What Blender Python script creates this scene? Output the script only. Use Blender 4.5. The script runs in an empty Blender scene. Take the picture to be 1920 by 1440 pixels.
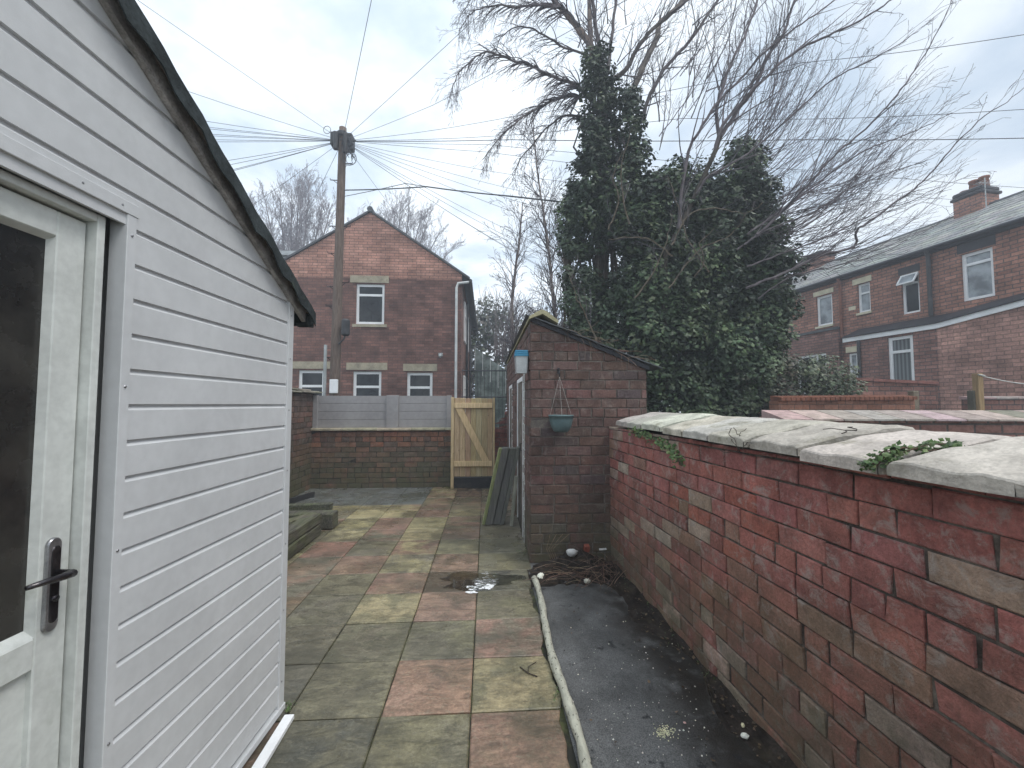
import bpy, math, random
from mathutils import Vector, Matrix
R = random.Random(7)
scene = bpy.context.scene
COL = scene.collection
V = Vector
# ------------------------------------------------------------------ survey camera: turns a sight line into a point of the yard
F, H = 770.0, 1.53
YAW, PIT = math.atan(48/770), math.atan(38/770)
def ray(u, v):
    x = (u-960)/F; y = (720-v)/F
    c, s = math.cos(PIT), math.sin(PIT)
    fy = c-y*s; fz = s+y*c
    c, s = math.cos(YAW), math.sin(YAW)
    return (x*c+fy*s, -x*s+fy*c, fz)
def pt(u, v, X=None, Y=None, Z=None):
    r = ray(u, v)
    t = X/r[0] if X is not None else Y/r[1] if Y is not None else (Z-H)/r[2]
    return V((r[0]*t, r[1]*t, H+r[2]*t))
def lin(c):
    return c/12.92 if c <= .04045 else ((c+.055)/1.055)**2.4
SAT = .88
def ds(c, s=None):
    s = SAT if s is None else s; l = .3*c[0]+.59*c[1]+.11*c[2]; return tuple(l+(x-l)*s for x in c)
def A(r, g, b, k=1.4):
    return ds(tuple(min(.85, lin(x/255)*k) for x in (r, g, b)))
def mixc(a, b, t): return tuple(x*(1-t)+y*t for x, y in zip(a, b))
def jit(c, s, rnd=R):
    k = 1+rnd.uniform(-s, s)
    return tuple(max(.004, x*k*(1+rnd.uniform(-s*.3, s*.3))) for x in c)

# ------------------------------------------------------------------ materials
class NT:
    def __init__(s, m):
        m.use_nodes = True; s.t = m.node_tree; s.t.nodes.clear()
        s.out = s.n('ShaderNodeOutputMaterial')
    def n(s, typ, **kw):
        nd = s.t.nodes.new(typ)
        for k, v in kw.items():
            if isinstance(k, str) and hasattr(nd, k): setattr(nd, k, v)
            else: nd.inputs[k].default_value = v
        return nd
    def l(s, a, b): s.t.links.new(a, b)
    def pos(s): return s.n('ShaderNodeNewGeometry').outputs['Position']
    def noise(s, vec, scale, detail=4, rough=.55, dist=0):
        nd = s.n('ShaderNodeTexNoise'); s.l(vec, nd.inputs['Vector'])
        nd.inputs['Scale'].default_value = scale; nd.inputs['Detail'].default_value = detail
        nd.inputs['Roughness'].default_value = rough; nd.inputs['Distortion'].default_value = dist
        return nd.outputs['Fac']
    def ramp(s, f, a, b, lo=0., hi=1.):
        nd = s.n('ShaderNodeMapRange'); nd.interpolation_type = 'SMOOTHSTEP'
        s.l(f, nd.inputs[0]); nd.inputs[1].default_value = a; nd.inputs[2].default_value = b
        nd.inputs[3].default_value = lo; nd.inputs[4].default_value = hi
        return nd.outputs[0]
    def math(s, op, a, b=0.):
        nd = s.n('ShaderNodeMath'); nd.operation = op
        for i, x in enumerate((a, b)):
            if isinstance(x, (int, float)): nd.inputs[i].default_value = x
            else: s.l(x, nd.inputs[i])
        return nd.outputs[0]
    def mix(s, f, a, b, mode='MIX'):
        nd = s.n('ShaderNodeMix'); nd.data_type = 'RGBA'; nd.blend_type = mode
        if isinstance(f, (int, float)): nd.inputs[0].default_value = f
        else: s.l(f, nd.inputs[0])
        for i, x in ((6, a), (7, b)):
            if isinstance(x, (tuple, list)): nd.inputs[i].default_value = (*x[:3], 1)
            else: s.l(x, nd.inputs[i])
        return nd.outputs[2]
    def grey(s, f):
        nd = s.n('ShaderNodeCombineColor')
        for i in range(3): s.l(f, nd.inputs[i])
        return nd.outputs[0]
    def vary(s, col, f, lo, hi):
        return s.mix(1., col, s.grey(s.ramp(f, .3, .7, lo, hi)), 'MULTIPLY')
    def attr(s, name='tint'):
        nd = s.n('ShaderNodeAttribute'); nd.attribute_name = name; return nd.outputs['Color']
    def scaled(s, vec, sc):
        nd = s.n('ShaderNodeMapping'); s.l(vec, nd.inputs[0]); nd.inputs['Scale'].default_value = sc; return nd.outputs[0]
    def sep(s, vec):
        nd = s.n('ShaderNodeSeparateXYZ'); s.l(vec, nd.inputs[0]); return nd.outputs
    def finish(s, col, rough=.8, bump=None, bs=.3, bd=.01, spec=.3, metal=0., **kw):
        p = s.n('ShaderNodeBsdfPrincipled')
        if isinstance(col, (tuple, list)): p.inputs['Base Color'].default_value = (*col[:3], 1)
        else: s.l(col, p.inputs['Base Color'])
        if isinstance(rough, (int, float)): p.inputs['Roughness'].default_value = rough
        else: s.l(rough, p.inputs['Roughness'])
        p.inputs['Specular IOR Level'].default_value = spec; p.inputs['Metallic'].default_value = metal
        for k, v in kw.items(): p.inputs[k.replace('_', ' ')].default_value = v
        if bump is not None:
            b = s.n('ShaderNodeBump'); b.inputs['Strength'].default_value = bs; b.inputs['Distance'].default_value = bd
            s.l(bump, b.inputs['Height']); s.l(b.outputs[0], p.inputs['Normal'])
        s.l(p.outputs[0], s.out.inputs[0]); return p
MATS = {}
def mat(name):
    m = bpy.data.materials.new(name); MATS[name] = m; return NT(m)

def simple(name, col, rough=.6, nscale=6, amt=.12, bump=0., bscale=60, spec=.3, metal=0., stretch=(1, 1, 1), dirt=None, dthr=.6):
    n = mat(name); p = n.scaled(n.pos(), stretch)
    c = n.attr() if col is None else n.mix(0., col, col)
    c = n.vary(c, n.noise(p, nscale, 5), 1-amt, 1+amt)
    c = n.vary(c, n.noise(p, nscale*9, 3), 1-amt*.6, 1+amt*.6)
    if dirt: c = n.mix(n.ramp(n.noise(p, nscale*.6, 7, .68), dthr, dthr+.2, 0, .8), c, dirt)
    n.finish(c, rough, n.noise(p, bscale, 4) if bump else None, bump, .006, spec, metal)
    return MATS[name]

def brickmat(name, moss=(.095, .10, .055), mossz=1.0, mossamt=.8, eff=.35, dark=.3, wet=.75):
    n = mat(name); p = n.pos(); t = n.attr()
    c = n.vary(t, n.noise(p, 9, 6, .65), .72, 1.25)
    c = n.vary(c, n.noise(p, 70, 5, .7), .78, 1.2)
    # soot and wear blotches
    c = n.mix(n.ramp(n.noise(p, 3.1, 8, .72), .52, .72, 0, dark), c, (.035, .03, .028))
    # lime bloom
    c = n.mix(n.ramp(n.noise(p, 11, 9, .78, .6), .50, .64, 0, eff), c, (.42, .37, .33))
    z = n.sep(p)[2]
    m = n.math('MULTIPLY', n.ramp(z, 0, mossz, 1, 0), n.ramp(n.noise(p, 4, 7, .66), .26, .56))
    c = n.mix(n.math('MULTIPLY', m, mossamt), c, moss)
    h = n.math('ADD', n.noise(p, 45, 6, .7), n.math('MULTIPLY', n.noise(p, 190, 3), .4))
    n.finish(c, wet, h, .8, .014, .3)
    return MATS[name]

def facade(name, c1, c2, mortar, bw=.235, bh=.085, band=None, soot=.35, ms=.006):
    """brick courses in metres, laid on the wall's own run (uv) and height"""
    n = mat(name); uv = n.n('ShaderNodeUVMap'); uv.uv_map = 'uv'
    uvo = uv.outputs[0]; p = n.pos(); c1, c2 = ds(c1, .92), ds(c2, .92)
    if band: band = (band[0], ds(band[1], .8), ds(band[2], .8))
    def br(a, b):
        t = n.n('ShaderNodeTexBrick'); n.l(uvo, t.inputs['Vector'])
        t.inputs['Color1'].default_value = (*a, 1); t.inputs['Color2'].default_value = (*b, 1)
        t.inputs['Mortar'].default_value = (*mortar, 1); t.inputs['Scale'].default_value = 1
        t.inputs['Mortar Size'].default_value = ms; t.inputs['Mortar Smooth'].default_value = .3
        t.inputs['Brick Width'].default_value = bw; t.inputs['Row Height'].default_value = bh
        t.inputs['Bias'].default_value = -.1
        return t
    t = br(c1, c2); c = t.outputs['Color']
    if band:
        t2 = br(band[1], band[2])
        c = n.mix(n.ramp(n.sep(p)[2], band[0]-.01, band[0]+.01), c, t2.outputs['Color'])
    # single odd bricks: cell noise at brick size
    cell = n.n('ShaderNodeTexWhiteNoise'); cell.noise_dimensions = '3D'
    sn = n.n('ShaderNodeVectorMath'); sn.operation = 'SNAP'; n.l(uvo, sn.inputs[0]); sn.inputs[1].default_value = (bw, bh, 1)
    n.l(sn.outputs[0], cell.inputs['Vector'])
    c = n.mix(1., c, n.grey(n.ramp(cell.outputs['Value'], 0, 1, .84, 1.16)), 'MULTIPLY')
    c = n.vary(c, n.noise(p, 1.3, 6, .65), 1-soot, 1+soot*.7)
    c = n.mix(n.ramp(n.noise(n.scaled(p, (1, 1, .35)), 1.1, 7, .7), .5, .75, 0, soot), c, (.05, .038, .035))
    c = n.vary(c, n.noise(p, 22, 4, .7), .8, 1.2)
    n.finish(c, .85, n.math('ADD', n.math('MULTIPLY', t.outputs['Fac'], -1.), n.noise(p, 30, 4)), .5, .012, .2)
    return MATS[name]

# ------------------------------------------------------------------ mesh builder
class MB:
    def __init__(s): s.v = []; s.f = []; s.t = []; s.t2 = []; s.mi = []
    def face(s, pts, tint=(1, 1, 1), tint2=None, m=0):
        i = len(s.v); s.v.extend([tuple(p) for p in pts]); s.f.append(tuple(range(i, i+len(pts))))
        s.t.append(tint); s.t2.append(tint2 or tint); s.mi.append(m)
    def mesh(s, vs, fs, tint=(1, 1, 1), m=0):
        i = len(s.v); s.v.extend([tuple(p) for p in vs])
        for f in fs: s.f.append(tuple(i+k for k in f)); s.t.append(tint); s.t2.append(tint); s.mi.append(m)
    def hexa(s, c, tint=(1, 1, 1), m=0):
        """8 corners: bottom 4 (ccw from above) then top 4"""
        s.mesh(c, [(3, 2, 1, 0), (4, 5, 6, 7), (0, 1, 5, 4), (1, 2, 6, 5), (2, 3, 7, 6), (3, 0, 4, 7)], tint, m)
    def box(s, a, b, tint=(1, 1, 1), m=0):
        x0, y0, z0 = (min(p, q) for p, q in zip(a, b)); x1, y1, z1 = (max(p, q) for p, q in zip(a, b))
        s.hexa([(x0, y0, z0), (x1, y0, z0), (x1, y1, z0), (x0, y1, z0), (x0, y0, z1), (x1, y0, z1), (x1, y1, z1), (x0, y1, z1)], tint, m)
    def obox(s, O, ax, ay, az, tint=(1, 1, 1), m=0, bev=0.):
        """box from corner O along three edge vectors; bev chamfers its edges"""
        O, ax, ay, az = V(O), V(ax), V(ay), V(az)
        if ax.cross(ay).dot(az) < 0: ax, ay = ay, ax
        if bev <= 0:
            s.hexa([O, O+ax, O+ax+ay, O+ay, O+az, O+ax+az, O+ax+ay+az, O+ay+az], tint, m); return
        e = [ax.normalized()*bev, ay.normalized()*bev, az.normalized()*bev]; A3 = [ax, ay, az]
        C = O+(ax+ay+az)/2; vs = []; idx = {}
        for sx in (-1, 1):
            for sy in (-1, 1):
                for sz in (-1, 1):
                    sg = (sx, sy, sz); base = C+sum((A3[k]*sg[k]/2 for k in range(3)), V((0, 0, 0)))
                    for k in range(3):      # vertex lying on face k, pulled in along the others
                        q = base.copy()
                        for j in range(3):
                            if j != k: q -= e[j]*sg[j]
                        idx[(sg, k)] = len(vs); vs.append(q)
        fs = []
        for k in range(3):
            i, j = [(1, 2), (2, 0), (0, 1)][k]
            for sk in (-1, 1):
                q = []
                for (a, b) in ((-1, -1), (1, -1), (1, 1), (-1, 1)):
                    g = [0, 0, 0]; g[k] = sk; g[i] = a; g[j] = b; q.append(idx[(tuple(g), k)])
                fs.append(q if sk > 0 else q[::-1])
        for k in range(3):
            i, j = [(1, 2), (2, 0), (0, 1)][k]
            for si in (-1, 1):
                for sj in (-1, 1):
                    g0 = [0, 0, 0]; g0[i] = si; g0[j] = sj; g1 = list(g0); g0[k] = -1; g1[k] = 1
                    g0, g1 = tuple(g0), tuple(g1)
                    q = [idx[(g0, i)], idx[(g1, i)], idx[(g1, j)], idx[(g0, j)]]
                    fs.append(q[::-1] if si*sj > 0 else q)
        for sx in (-1, 1):
            for sy in (-1, 1):
                for sz in (-1, 1):
                    g = (sx, sy, sz); q = [idx[(g, 0)], idx[(g, 1)], idx[(g, 2)]]
                    fs.append(q if sx*sy*sz > 0 else q[::-1])
        s.mesh(vs, fs, tint, m)
    def tube(s, pts, rad, sides=4, tint=(1, 1, 1), cap=False, m=0):
        if len(pts) < 2: return
        pts = [V(p) for p in pts]
        if not isinstance(rad, (list, tuple)): rad = [rad]*len(pts)
        d = (pts[1]-pts[0]).normalized()
        up = V((0, 0, 1)) if abs(d.z) < .9 else V((1, 0, 0))
        a = d.cross(up).normalized(); vs = []
        for k, p in enumerate(pts):
            dd = (pts[min(k+1, len(pts)-1)]-pts[max(k-1, 0)])
            if dd.length > 1e-9: dd.normalize()
            else: dd = d
            a = a-dd*a.dot(dd)
            if a.length < 1e-6: a = dd.orthogonal()
            a.normalize(); b = dd.cross(a)
            for q in range(sides):
                t = 2*math.pi*q/sides; vs.append(p+(a*math.cos(t)+b*math.sin(t))*rad[k])
        fs = []
        for k in range(len(pts)-1):
            for q in range(sides):
                q2 = (q+1) % sides; fs.append((k*sides+q, k*sides+q2, (k+1)*sides+q2, (k+1)*sides+q))
        if cap: fs.append(tuple(range(sides))[::-1]); fs.append(tuple((len(pts)-1)*sides+q for q in range(sides)))
        s.mesh(vs, fs, tint, m)
    def lathe(s, c, prof, sides=24, tint=(1, 1, 1), axis=None):
        c = V(c); ax = (axis or V((0, 0, 1))).normalized(); e1 = ax.orthogonal().normalized(); e2 = ax.cross(e1); vs = []
        for r, h in prof:
            for q in range(sides):
                t = 2*math.pi*q/sides; vs.append(c+ax*h+(e1*math.cos(t)+e2*math.sin(t))*max(r, 1e-4))
        fs = [(k*sides+q, k*sides+(q+1) % sides, (k+1)*sides+(q+1) % sides, (k+1)*sides+q) for k in range(len(prof)-1) for q in range(sides)]
        s.mesh(vs, fs, tint)
    def blob(s, c, r, tint=(1, 1, 1), rough=.25, n=7, m=6, rnd=R):
        c = V(c); vs = []; r = V(r) if not isinstance(r, (int, float)) else V((r, r, r))
        for i in range(m+1):
            th = math.pi*i/m
            for j in range(n):
                ph = 2*math.pi*j/n+i*.3; k = 1+rnd.uniform(-rough, rough)
                if i in (0, m): k = 1
                vs.append(c+V((math.sin(th)*math.cos(ph)*r.x*k, math.sin(th)*math.sin(ph)*r.y*k, math.cos(th)*r.z*k)))
        s.mesh(vs, [(i*n+j, (i+1)*n+j, (i+1)*n+(j+1) % n, i*n+(j+1) % n) for i in range(m) for j in range(n)], tint)
    def build(s, name, material, parent=None, smooth=False):
        me = bpy.data.meshes.new(name)
        if parent is not None: off = WL[parent.name]
        else:
            xs = [v[0] for v in s.v]; ys = [v[1] for v in s.v]; zs = [v[2] for v in s.v]
            off = V(((min(xs)+max(xs))/2, (min(ys)+max(ys))/2, min(zs)))
        me.from_pydata([(v[0]-off[0], v[1]-off[1], v[2]-off[2]) for v in s.v], [], s.f)
        for nm, arr in (('tint', s.t), ('tint2', s.t2)):
            if nm == 'tint2' and s.t2 == s.t: continue
            at = me.attributes.new(nm, 'FLOAT_COLOR', 'FACE')
            at.data.foreach_set('color', [x for c in arr for x in (*c[:3], 1.)])
        uvl = me.uv_layers.new(name='uv'); d = []
        for poly in me.polygons:
            nn = poly.normal; h = V((nn.x, nn.y, 0))
            for li in poly.loop_indices:
                w = s.v[me.loops[li].vertex_index]
                if abs(nn.z) > .7 or h.length < 1e-6: d += [w[0], w[1]]
                else:
                    hn = h.normalized(); d += [w[0]*-hn.y+w[1]*hn.x, w[2]]
        uvl.data.foreach_set('uv', d)
        ms = material if isinstance(material, (list, tuple)) else [material]
        for q in ms: me.materials.append(q if not isinstance(q, str) else MATS[q])
        if len(ms) > 1: me.polygons.foreach_set('material_index', s.mi)
        if smooth: me.polygons.foreach_set('use_smooth', [True]*len(me.polygons))
        o = bpy.data.objects.new(name, me); COL.objects.link(o)
        if parent is not None: o.parent = parent
        else: o.location = off
        WL[o.name] = V(off)
        return o
WL = {}
def tag(o, label=None, cat=None, group=None, kind=None):
    if label: o['label'] = label
    if cat: o['category'] = cat
    if group: o['group'] = group
    if kind: o['kind'] = kind
    return o
def empty(name, loc, label, cat, group=None):
    o = bpy.data.objects.new(name, None); COL.objects.link(o); o.location = loc; o.empty_display_size = .2
    WL[o.name] = V(loc); return tag(o, label, cat, group)

# ------------------------------------------------------------------ plain materials
simple('white_plastic', (.565, .575, .58), .42, 3, .05, .05, 200, .35, dirt=(.42, .43, .38), dthr=.66)
simple('frame_plastic', (.60, .62, .59), .4, 5, .10, .06, 90, .4, dirt=(.34, .37, .30), dthr=.58)
simple('window_white', (.83, .84, .84), .4, 4, .05)
simple('dark_metal', (.045, .04, .045), .25, 30, .3, .1, 80, .6, .8, dirt=(.16, .15, .15), dthr=.5)
simple('screw_metal', (.35, .35, .36), .35, 30, .2, metal=.8)
simple('felt', (.042, .05, .052), .9, 8, .3, .6, 120, .1, dirt=(.12, .14, .11), dthr=.55)
simple('old_timber', (.15, .13, .115), .85, 12, .35, .5, 60, .1, stretch=(1, 1, 1), dirt=(.05, .045, .04), dthr=.5)
simple('stone_coping', None, .88, 9, .2, .8, 70, .2, dirt=(.19, .18, .12), dthr=.53)
simple('lintel_stone', (.36, .32, .235), .9, 4, .18, .3, 40, .15, dirt=(.14, .13, .10), dthr=.55)
simple('barge_paint', (.33, .31, .295), .8, 14, .3, .4, 60, .2, dirt=(.12, .11, .10), dthr=.5)
simple('slate', (.075, .08, .085), .6, 5, .25, .5, 50, .4, dirt=(.13, .15, .10), dthr=.55)
simple('roof_slate', (.18, .18, .175), .8, 2.5, .25, .4, 30, .25, dirt=(.24, .26, .20), dthr=.5)
simple('fence_plastic', (.29, .28, .28), .55, 1.5, .10, .12, 30, .3, dirt=(.22, .22, .19), dthr=.55)
simple('black_plastic', (.03, .03, .032), .5, 6, .25, .1, 50, .4, dirt=(.09, .09, .085), dthr=.5)
simple('grey_pipe', (.36, .38, .38), .5, 4, .15, .1, 50, .4)
simple('pale_pipe', (.62, .64, .63), .45, 4, .12, .1, 50, .4)
simple('teal_plastic', (.10, .155, .16), .5, 9, .15, .1, 50, .4, dirt=(.2, .24, .23), dthr=.6)
simple('blue_plastic', (.05, .26, .42), .45, 9, .12, 0, 50, .4)
simple('milky_plastic', (.42, .44, .44), .4, 9, .12, 0, 50, .4)
simple('wire_black', (.09, .095, .105), .6, 4, .1)
simple('cord_white', (.55, .54, .5), .8, 20, .15)
simple('pebble', None, .8, 25, .2, .4, 90, .25)
simple('soil', (.028, .022, .018), .95, 9, .45, 1.0, 40, .15, dirt=(.055, .045, .03), dthr=.5)
simple('clay', (.20, .085, .055), .85, 8, .25, .3, 40, .15)
simple('terracotta', (.26, .15, .11), .85, 8, .2, .3, 40, .15)
simple('red_coping', (.26, .12, .10), .85, 5, .25, .3, 40, .15, dirt=(.08, .07, .06), dthr=.55)
simple('render_cream', (.6, .55, .40), .85, 5, .12)
simple('black_paint', (.025, .025, .03), .55, 5, .3, .2, 40, .35)
simple('dead_stem', None, .85, 30, .3)
simple('bark', None, .9, 9, .3, .5, 60, .1)
simple('leaf', None, .5, 2.5, .25, 0, 50, .32)
simple('grass_green', None, .8, 9, .2)
def woodmat(name, c, c2, ax, rough=.75, green=0.):
    n = mat(name); p = n.pos()
    st = [7, 7, 7]; st[ax] = .5
    w = n.noise(n.scaled(p, st), 9, 5, .6, .6)
    t = n.attr()
    col = n.mix(1., n.mix(n.ramp(w, .35, .68), c, c2), t, 'MULTIPLY')
    col = n.mix(n.ramp(n.noise(p, 26, 2, .5), .72, .76, 0, .8), col, (.06, .035, .02))
    if green: col = n.mix(n.ramp(n.noise(p, 6, 6, .65), .42, .62, 0, green), col, (.13, .16, .06))
    n.finish(col, rough, w, .3, .004, .2)
woodmat('new_timber', (.46, .345, .20), (.64, .50, .32), 2)
woodmat('sleeper_wood', (.045, .04, .034), (.13, .12, .10), 1, .9, .28)
woodmat('grey_board', (.15, .15, .145), (.24, .235, .22), 2, .85, .15)
woodmat('green_board', (.28, .30, .14), (.42, .43, .22), 2, .85, .3)
woodmat('pole_wood', (.10, .07, .055), (.20, .155, .125), 2, .85)
woodmat('post_wood', (.24, .16, .09), (.36, .25, .15), 2, .85)
brickmat('brick_near', mossz=1.2, mossamt=.7, eff=.6, dark=.3)
brickmat('brick_outhouse', mossz=.8, mossamt=.75, eff=.22, dark=.45)
brickmat('brick_end', mossz=1.25, mossamt=.85, eff=.18, dark=.5)
brickmat('brick_plain', mossz=.1, mossamt=.1, eff=.2, dark=.4)
simple('mortar_dark', (.055, .05, .044), .95, 12, .4, .8, 70, .1, dirt=(.20, .18, .15), dthr=.5)
simple('mortar_pale', (.17, .15, .13), .95, 10, .35, .6, 70, .1, dirt=(.05, .045, .04), dthr=.5)
simple('mortar_near', (.085, .07, .06), .95, 7, .45, .9, 90, .1, dirt=(.27, .24, .20), dthr=.47)
facade('facade_gable', (.165, .08, .062), (.25, .12, .09), (.085, .065, .058), .30, .094,
       band=(5.80, (.46, .20, .13), (.52, .25, .17)), soot=.35, ms=.008)
facade('facade_terrace', (.30, .135, .092), (.44, .205, .135), (.13, .10, .085), .26, .095, soot=.3, ms=.013)
facade('facade_extension', (.25, .12, .095), (.35, .175, .135), (.12, .095, .085), .26, .095, soot=.28, ms=.012)
facade('facade_pale', (.50, .27, .21), (.40, .215, .165), (.24, .15, .12), .26, .095, soot=.35, ms=.012)
facade('facade_orange', (.30, .13, .08), (.36, .17, .11), (.13, .09, .07), .235, .085, soot=.2)
n = mat('glass_dark'); p = n.pos()
n.finish(n.mix(n.ramp(n.noise(p, 1.7, 4), .4, .65), (.006, .007, .009), (.03, .034, .036)), .06, spec=.28)
n = mat('glass_door'); p = n.pos()
n.finish(n.mix(n.ramp(n.noise(p, 3.1, 6, .6), .35, .7), (.008, .008, .009), (.05, .048, .042)), n.ramp(n.noise(p, 14, 5), .35, .65, .16, .32), n.noise(p, 60, 3), .12, .003, .5)
n = mat('glass_blind'); uvn = n.n('ShaderNodeUVMap'); uvn.uv_map = 'uv'
w = n.n('ShaderNodeTexWave'); n.l(uvn.outputs[0], w.inputs[0]); w.bands_direction = 'X'; w.inputs['Scale'].default_value = 3.2; w.inputs['Distortion'].default_value = .4
n.finish(n.mix(w.outputs['Fac'], (.07, .08, .085), (.22, .24, .24)), .15, spec=.5)
n = mat('glass_net'); p = n.pos()
n.finish(n.vary(n.mix(0., (.32, .35, .37), (1, 1, 1)), n.noise(p, 3, 5), .5, 1.3), .12, spec=.5)
n = mat('glass_green'); p = n.pos(); n.finish(n.mix(n.ramp(n.noise(p, 1.4, 6, .7), .4, .62), (.05, .07, .06), (.20, .24, .22)), .3, spec=.3)
n = mat('water'); p = n.pos()
n.finish((.6, .62, .6), .03, n.noise(n.scaled(p, (1, .4, 1)), 16, 3), .10, .004, .5, Transmission_Weight=1., IOR=1.33)
# paving: two tones per slab from two face attributes
n = mat('paving'); p = n.pos()
m1 = n.ramp(n.noise(p, 3.6, 6, .6, .5), .38, .64)
c = n.mix(m1, n.attr('tint'), n.attr('tint2'))
rv = n.noise(n.scaled(p, (1, 2.6, 1)), 5, 9, .68, 1.4)
c = n.vary(c, rv, .62, 1.42)
c = n.mix(n.ramp(n.noise(n.scaled(p, (1.2, 3, 1)), 9, 8, .7, 2.2), .54, .62, 0, .45), c, (.27, .245, .17))
c = n.vary(c, n.noise(p, 60, 4, .7), .78, 1.22)
c = n.mix(n.ramp(n.noise(p, 22, 7, .75), .60, .70, 0, .5), c, (.21, .20, .13))
c = n.mix(n.ramp(n.noise(p, 1.4, 8, .72), .42, .64, 0, .72), c, (.070, .066, .044))
c = n.mix(n.ramp(n.noise(n.scaled(p, (1.4, .8, 1)), 2.7, 8, .75), .56, .74, 0, .55), c, (.045, .038, .028))
rgh = n.ramp(n.noise(p, 1.5, 5, .6), .35, .65, .12, .42)
n.finish(c, rgh, n.math('ADD', rv, n.math('MULTIPLY', n.noise(p, 70, 5, .7), .3)), .5, .012, .4)
n = mat('joint'); p = n.pos(); n.finish(n.mix(n.ramp(n.noise(p, 7, 6, .7), .45, .6), (.025, .024, .018), (.07, .075, .03)), .95)
n = mat('tarmac'); p = n.pos()
c = n.vary(n.mix(0., (.125, .125, .12), (1, 1, 1)), n.noise(p, 2.2, 7, .65), .55, 1.3)
c = n.vary(c, n.noise(p, 160, 3, .8), .5, 1.6)
vo = n.n('ShaderNodeTexVoronoi'); n.l(p, vo.inputs['Vector']); vo.inputs['Scale'].default_value = 34
c = n.mix(n.ramp(vo.outputs['Distance'], .03, .10, .6, 0), c, (.20, .20, .18))
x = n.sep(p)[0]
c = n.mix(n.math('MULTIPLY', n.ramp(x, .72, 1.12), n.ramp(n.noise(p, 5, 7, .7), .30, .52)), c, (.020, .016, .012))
c = n.mix(n.ramp(n.noise(p, 7, 6, .7), .60, .66, 0, .85), c, (.016, .016, .018))
n.finish(c, n.ramp(n.noise(p, 3, 5), .35, .65, .35, .75), n.noise(p, 120, 5, .7), .7, .006, .4)
n = mat('earth'); p = n.pos()
c = n.mix(n.ramp(n.noise(p, .6, 8, .7), .42, .6), (.045, .042, .030), (.06, .075, .032))
n.finish(n.vary(c, n.noise(p, 9, 6, .7), .6, 1.4), .95, n.noise(p, 12, 6), .8, .05)

# ------------------------------------------------------------------ masonry, brick by brick
def bricks(mb, O, U, N, L, top, course=.09, bl=.245, palette=None, holes=(), z0=0., joint=.010, proud=.010, rnd=R, jitter=.003, headers=.06):
    """real bricks on the plane through O running along U; top(u) clips them; holes = (u0,u1,z0,z1)"""
    O, U, N = V(O), V(U).normalized(), V(N).normalized(); W = V((0, 0, 1)); row = 0; z = z0
    zmax = max(top(0), top(L), top(L/2))
    while z < zmax-.01:
        zt = z+course-joint; u = -bl*(.5 if row % 2 else 0)-rnd.uniform(0, .03)
        hrow = (row % 6 == 3)
        while u < L:
            ln = (bl/2 if (hrow or rnd.random() < headers) else bl)*(1+rnd.uniform(-.03, .03))
            a0, b0 = max(u, 0), min(u+ln-joint*rnd.uniform(.7, 1.3), L); u += ln
            segs = [(a0, b0)]
            for (h0, h1, y0, y1) in holes:
                if z+course*.6 > y0 and z+course*.4 < y1:
                    ns = []
                    for (a, b) in segs:
                        if b <= h0 or a >= h1: ns.append((a, b)); continue
                        if a < h0: ns.append((a, h0))
                        if b > h1: ns.append((h1, b))
                    segs = ns
            for (a, b) in segs:
                if b-a < .025: continue
                ta, tb = min(zt, top(a)-.004), min(zt, top(b)-.004)
                if ta-z < .01 and tb-z < .01: continue
                ta = max(ta, z+.006); tb = max(tb, z+.006)
                j = lambda: rnd.uniform(-jitter, jitter)
                pr = proud+rnd.uniform(-.004, .004); ch = .004
                if rnd.random() < .05: pr -= .006
                tint = palette((a+b)/2, z, rnd)
                za, zb = z+j()*.6, z+j()*.6
                o_ = [O+U*(a+j())+W*za, O+U*(b+j())+W*zb, O+U*(b+j())+W*(tb+j()*.6), O+U*(a+j())+W*(ta+j()*.6)]
                tilt = [rnd.uniform(-.0015, .0015) for _ in range(4)]
                cen = (o_[0]+o_[1]+o_[2]+o_[3])/4
                mid = [q+N*(pr-ch+tilt[i]) for i, q in enumerate(o_)]
                fr = []
                for i, q in enumerate(o_):
                    du = U*(ch if (cen-q).dot(U) > 0 else -ch); dz = W*(ch if cen.z > q.z else -ch)
                    fr.append(q+du+dz+N*(pr+tilt[i]))
                back = [q-N*.004 for q in o_]
                vs = back+mid+fr
                fs = [(8, 9, 10, 11)]
                for i in range(4):
                    k = (i+1) % 4; fs.append((i, k, 4+k, 4+i)); fs.append((4+i, 4+k, 8+k, 8+i))
                if U.cross(W).dot(N) < 0: fs = [f[::-1] for f in fs]
                mb.mesh(vs, fs, tint)
        z += course; row += 1

# ================================================================== GROUND
g = MB(); g.face([(-40, -28, -.03), (50, -28, -.03), (50, 60, -.03), (-40, 60, -.03)])
tag(g.build('ground', 'earth'), kind='structure')
g = MB(); g.face([(-3.2, -2.2, -.010), (.405, -2.2, -.010), (.405, 3.9, -.010), (.45, 3.9, -.010), (.45, 8.6, -.010), (-3.2, 8.6, -.010)])
tag(g.build('paving_bed', 'joint'), kind='structure')
OLV = A(108, 103, 76); DOL = A(84, 82, 64); PNK = A(138, 98, 88); RED = A(150, 92, 82); BUF = A(165, 150, 105); GRY = A(98, 95, 82); ORG = A(158, 118, 96)
_mean = A(112, 103, 80)
OLV, DOL, PNK, RED, BUF, GRY, ORG = [tuple(q*.86 for q in mixc(c_, _mean, .42)) for c_ in (OLV, DOL, PNK, RED, BUF, GRY, ORG)]
DBR = A(74, 60, 44); YOL = mixc(A(142, 132, 92), _mean, .3); PBR = mixc(A(122, 94, 76), _mean, .3); DGR = A(76, 75, 66); BGR = A(84, 86, 84)
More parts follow.
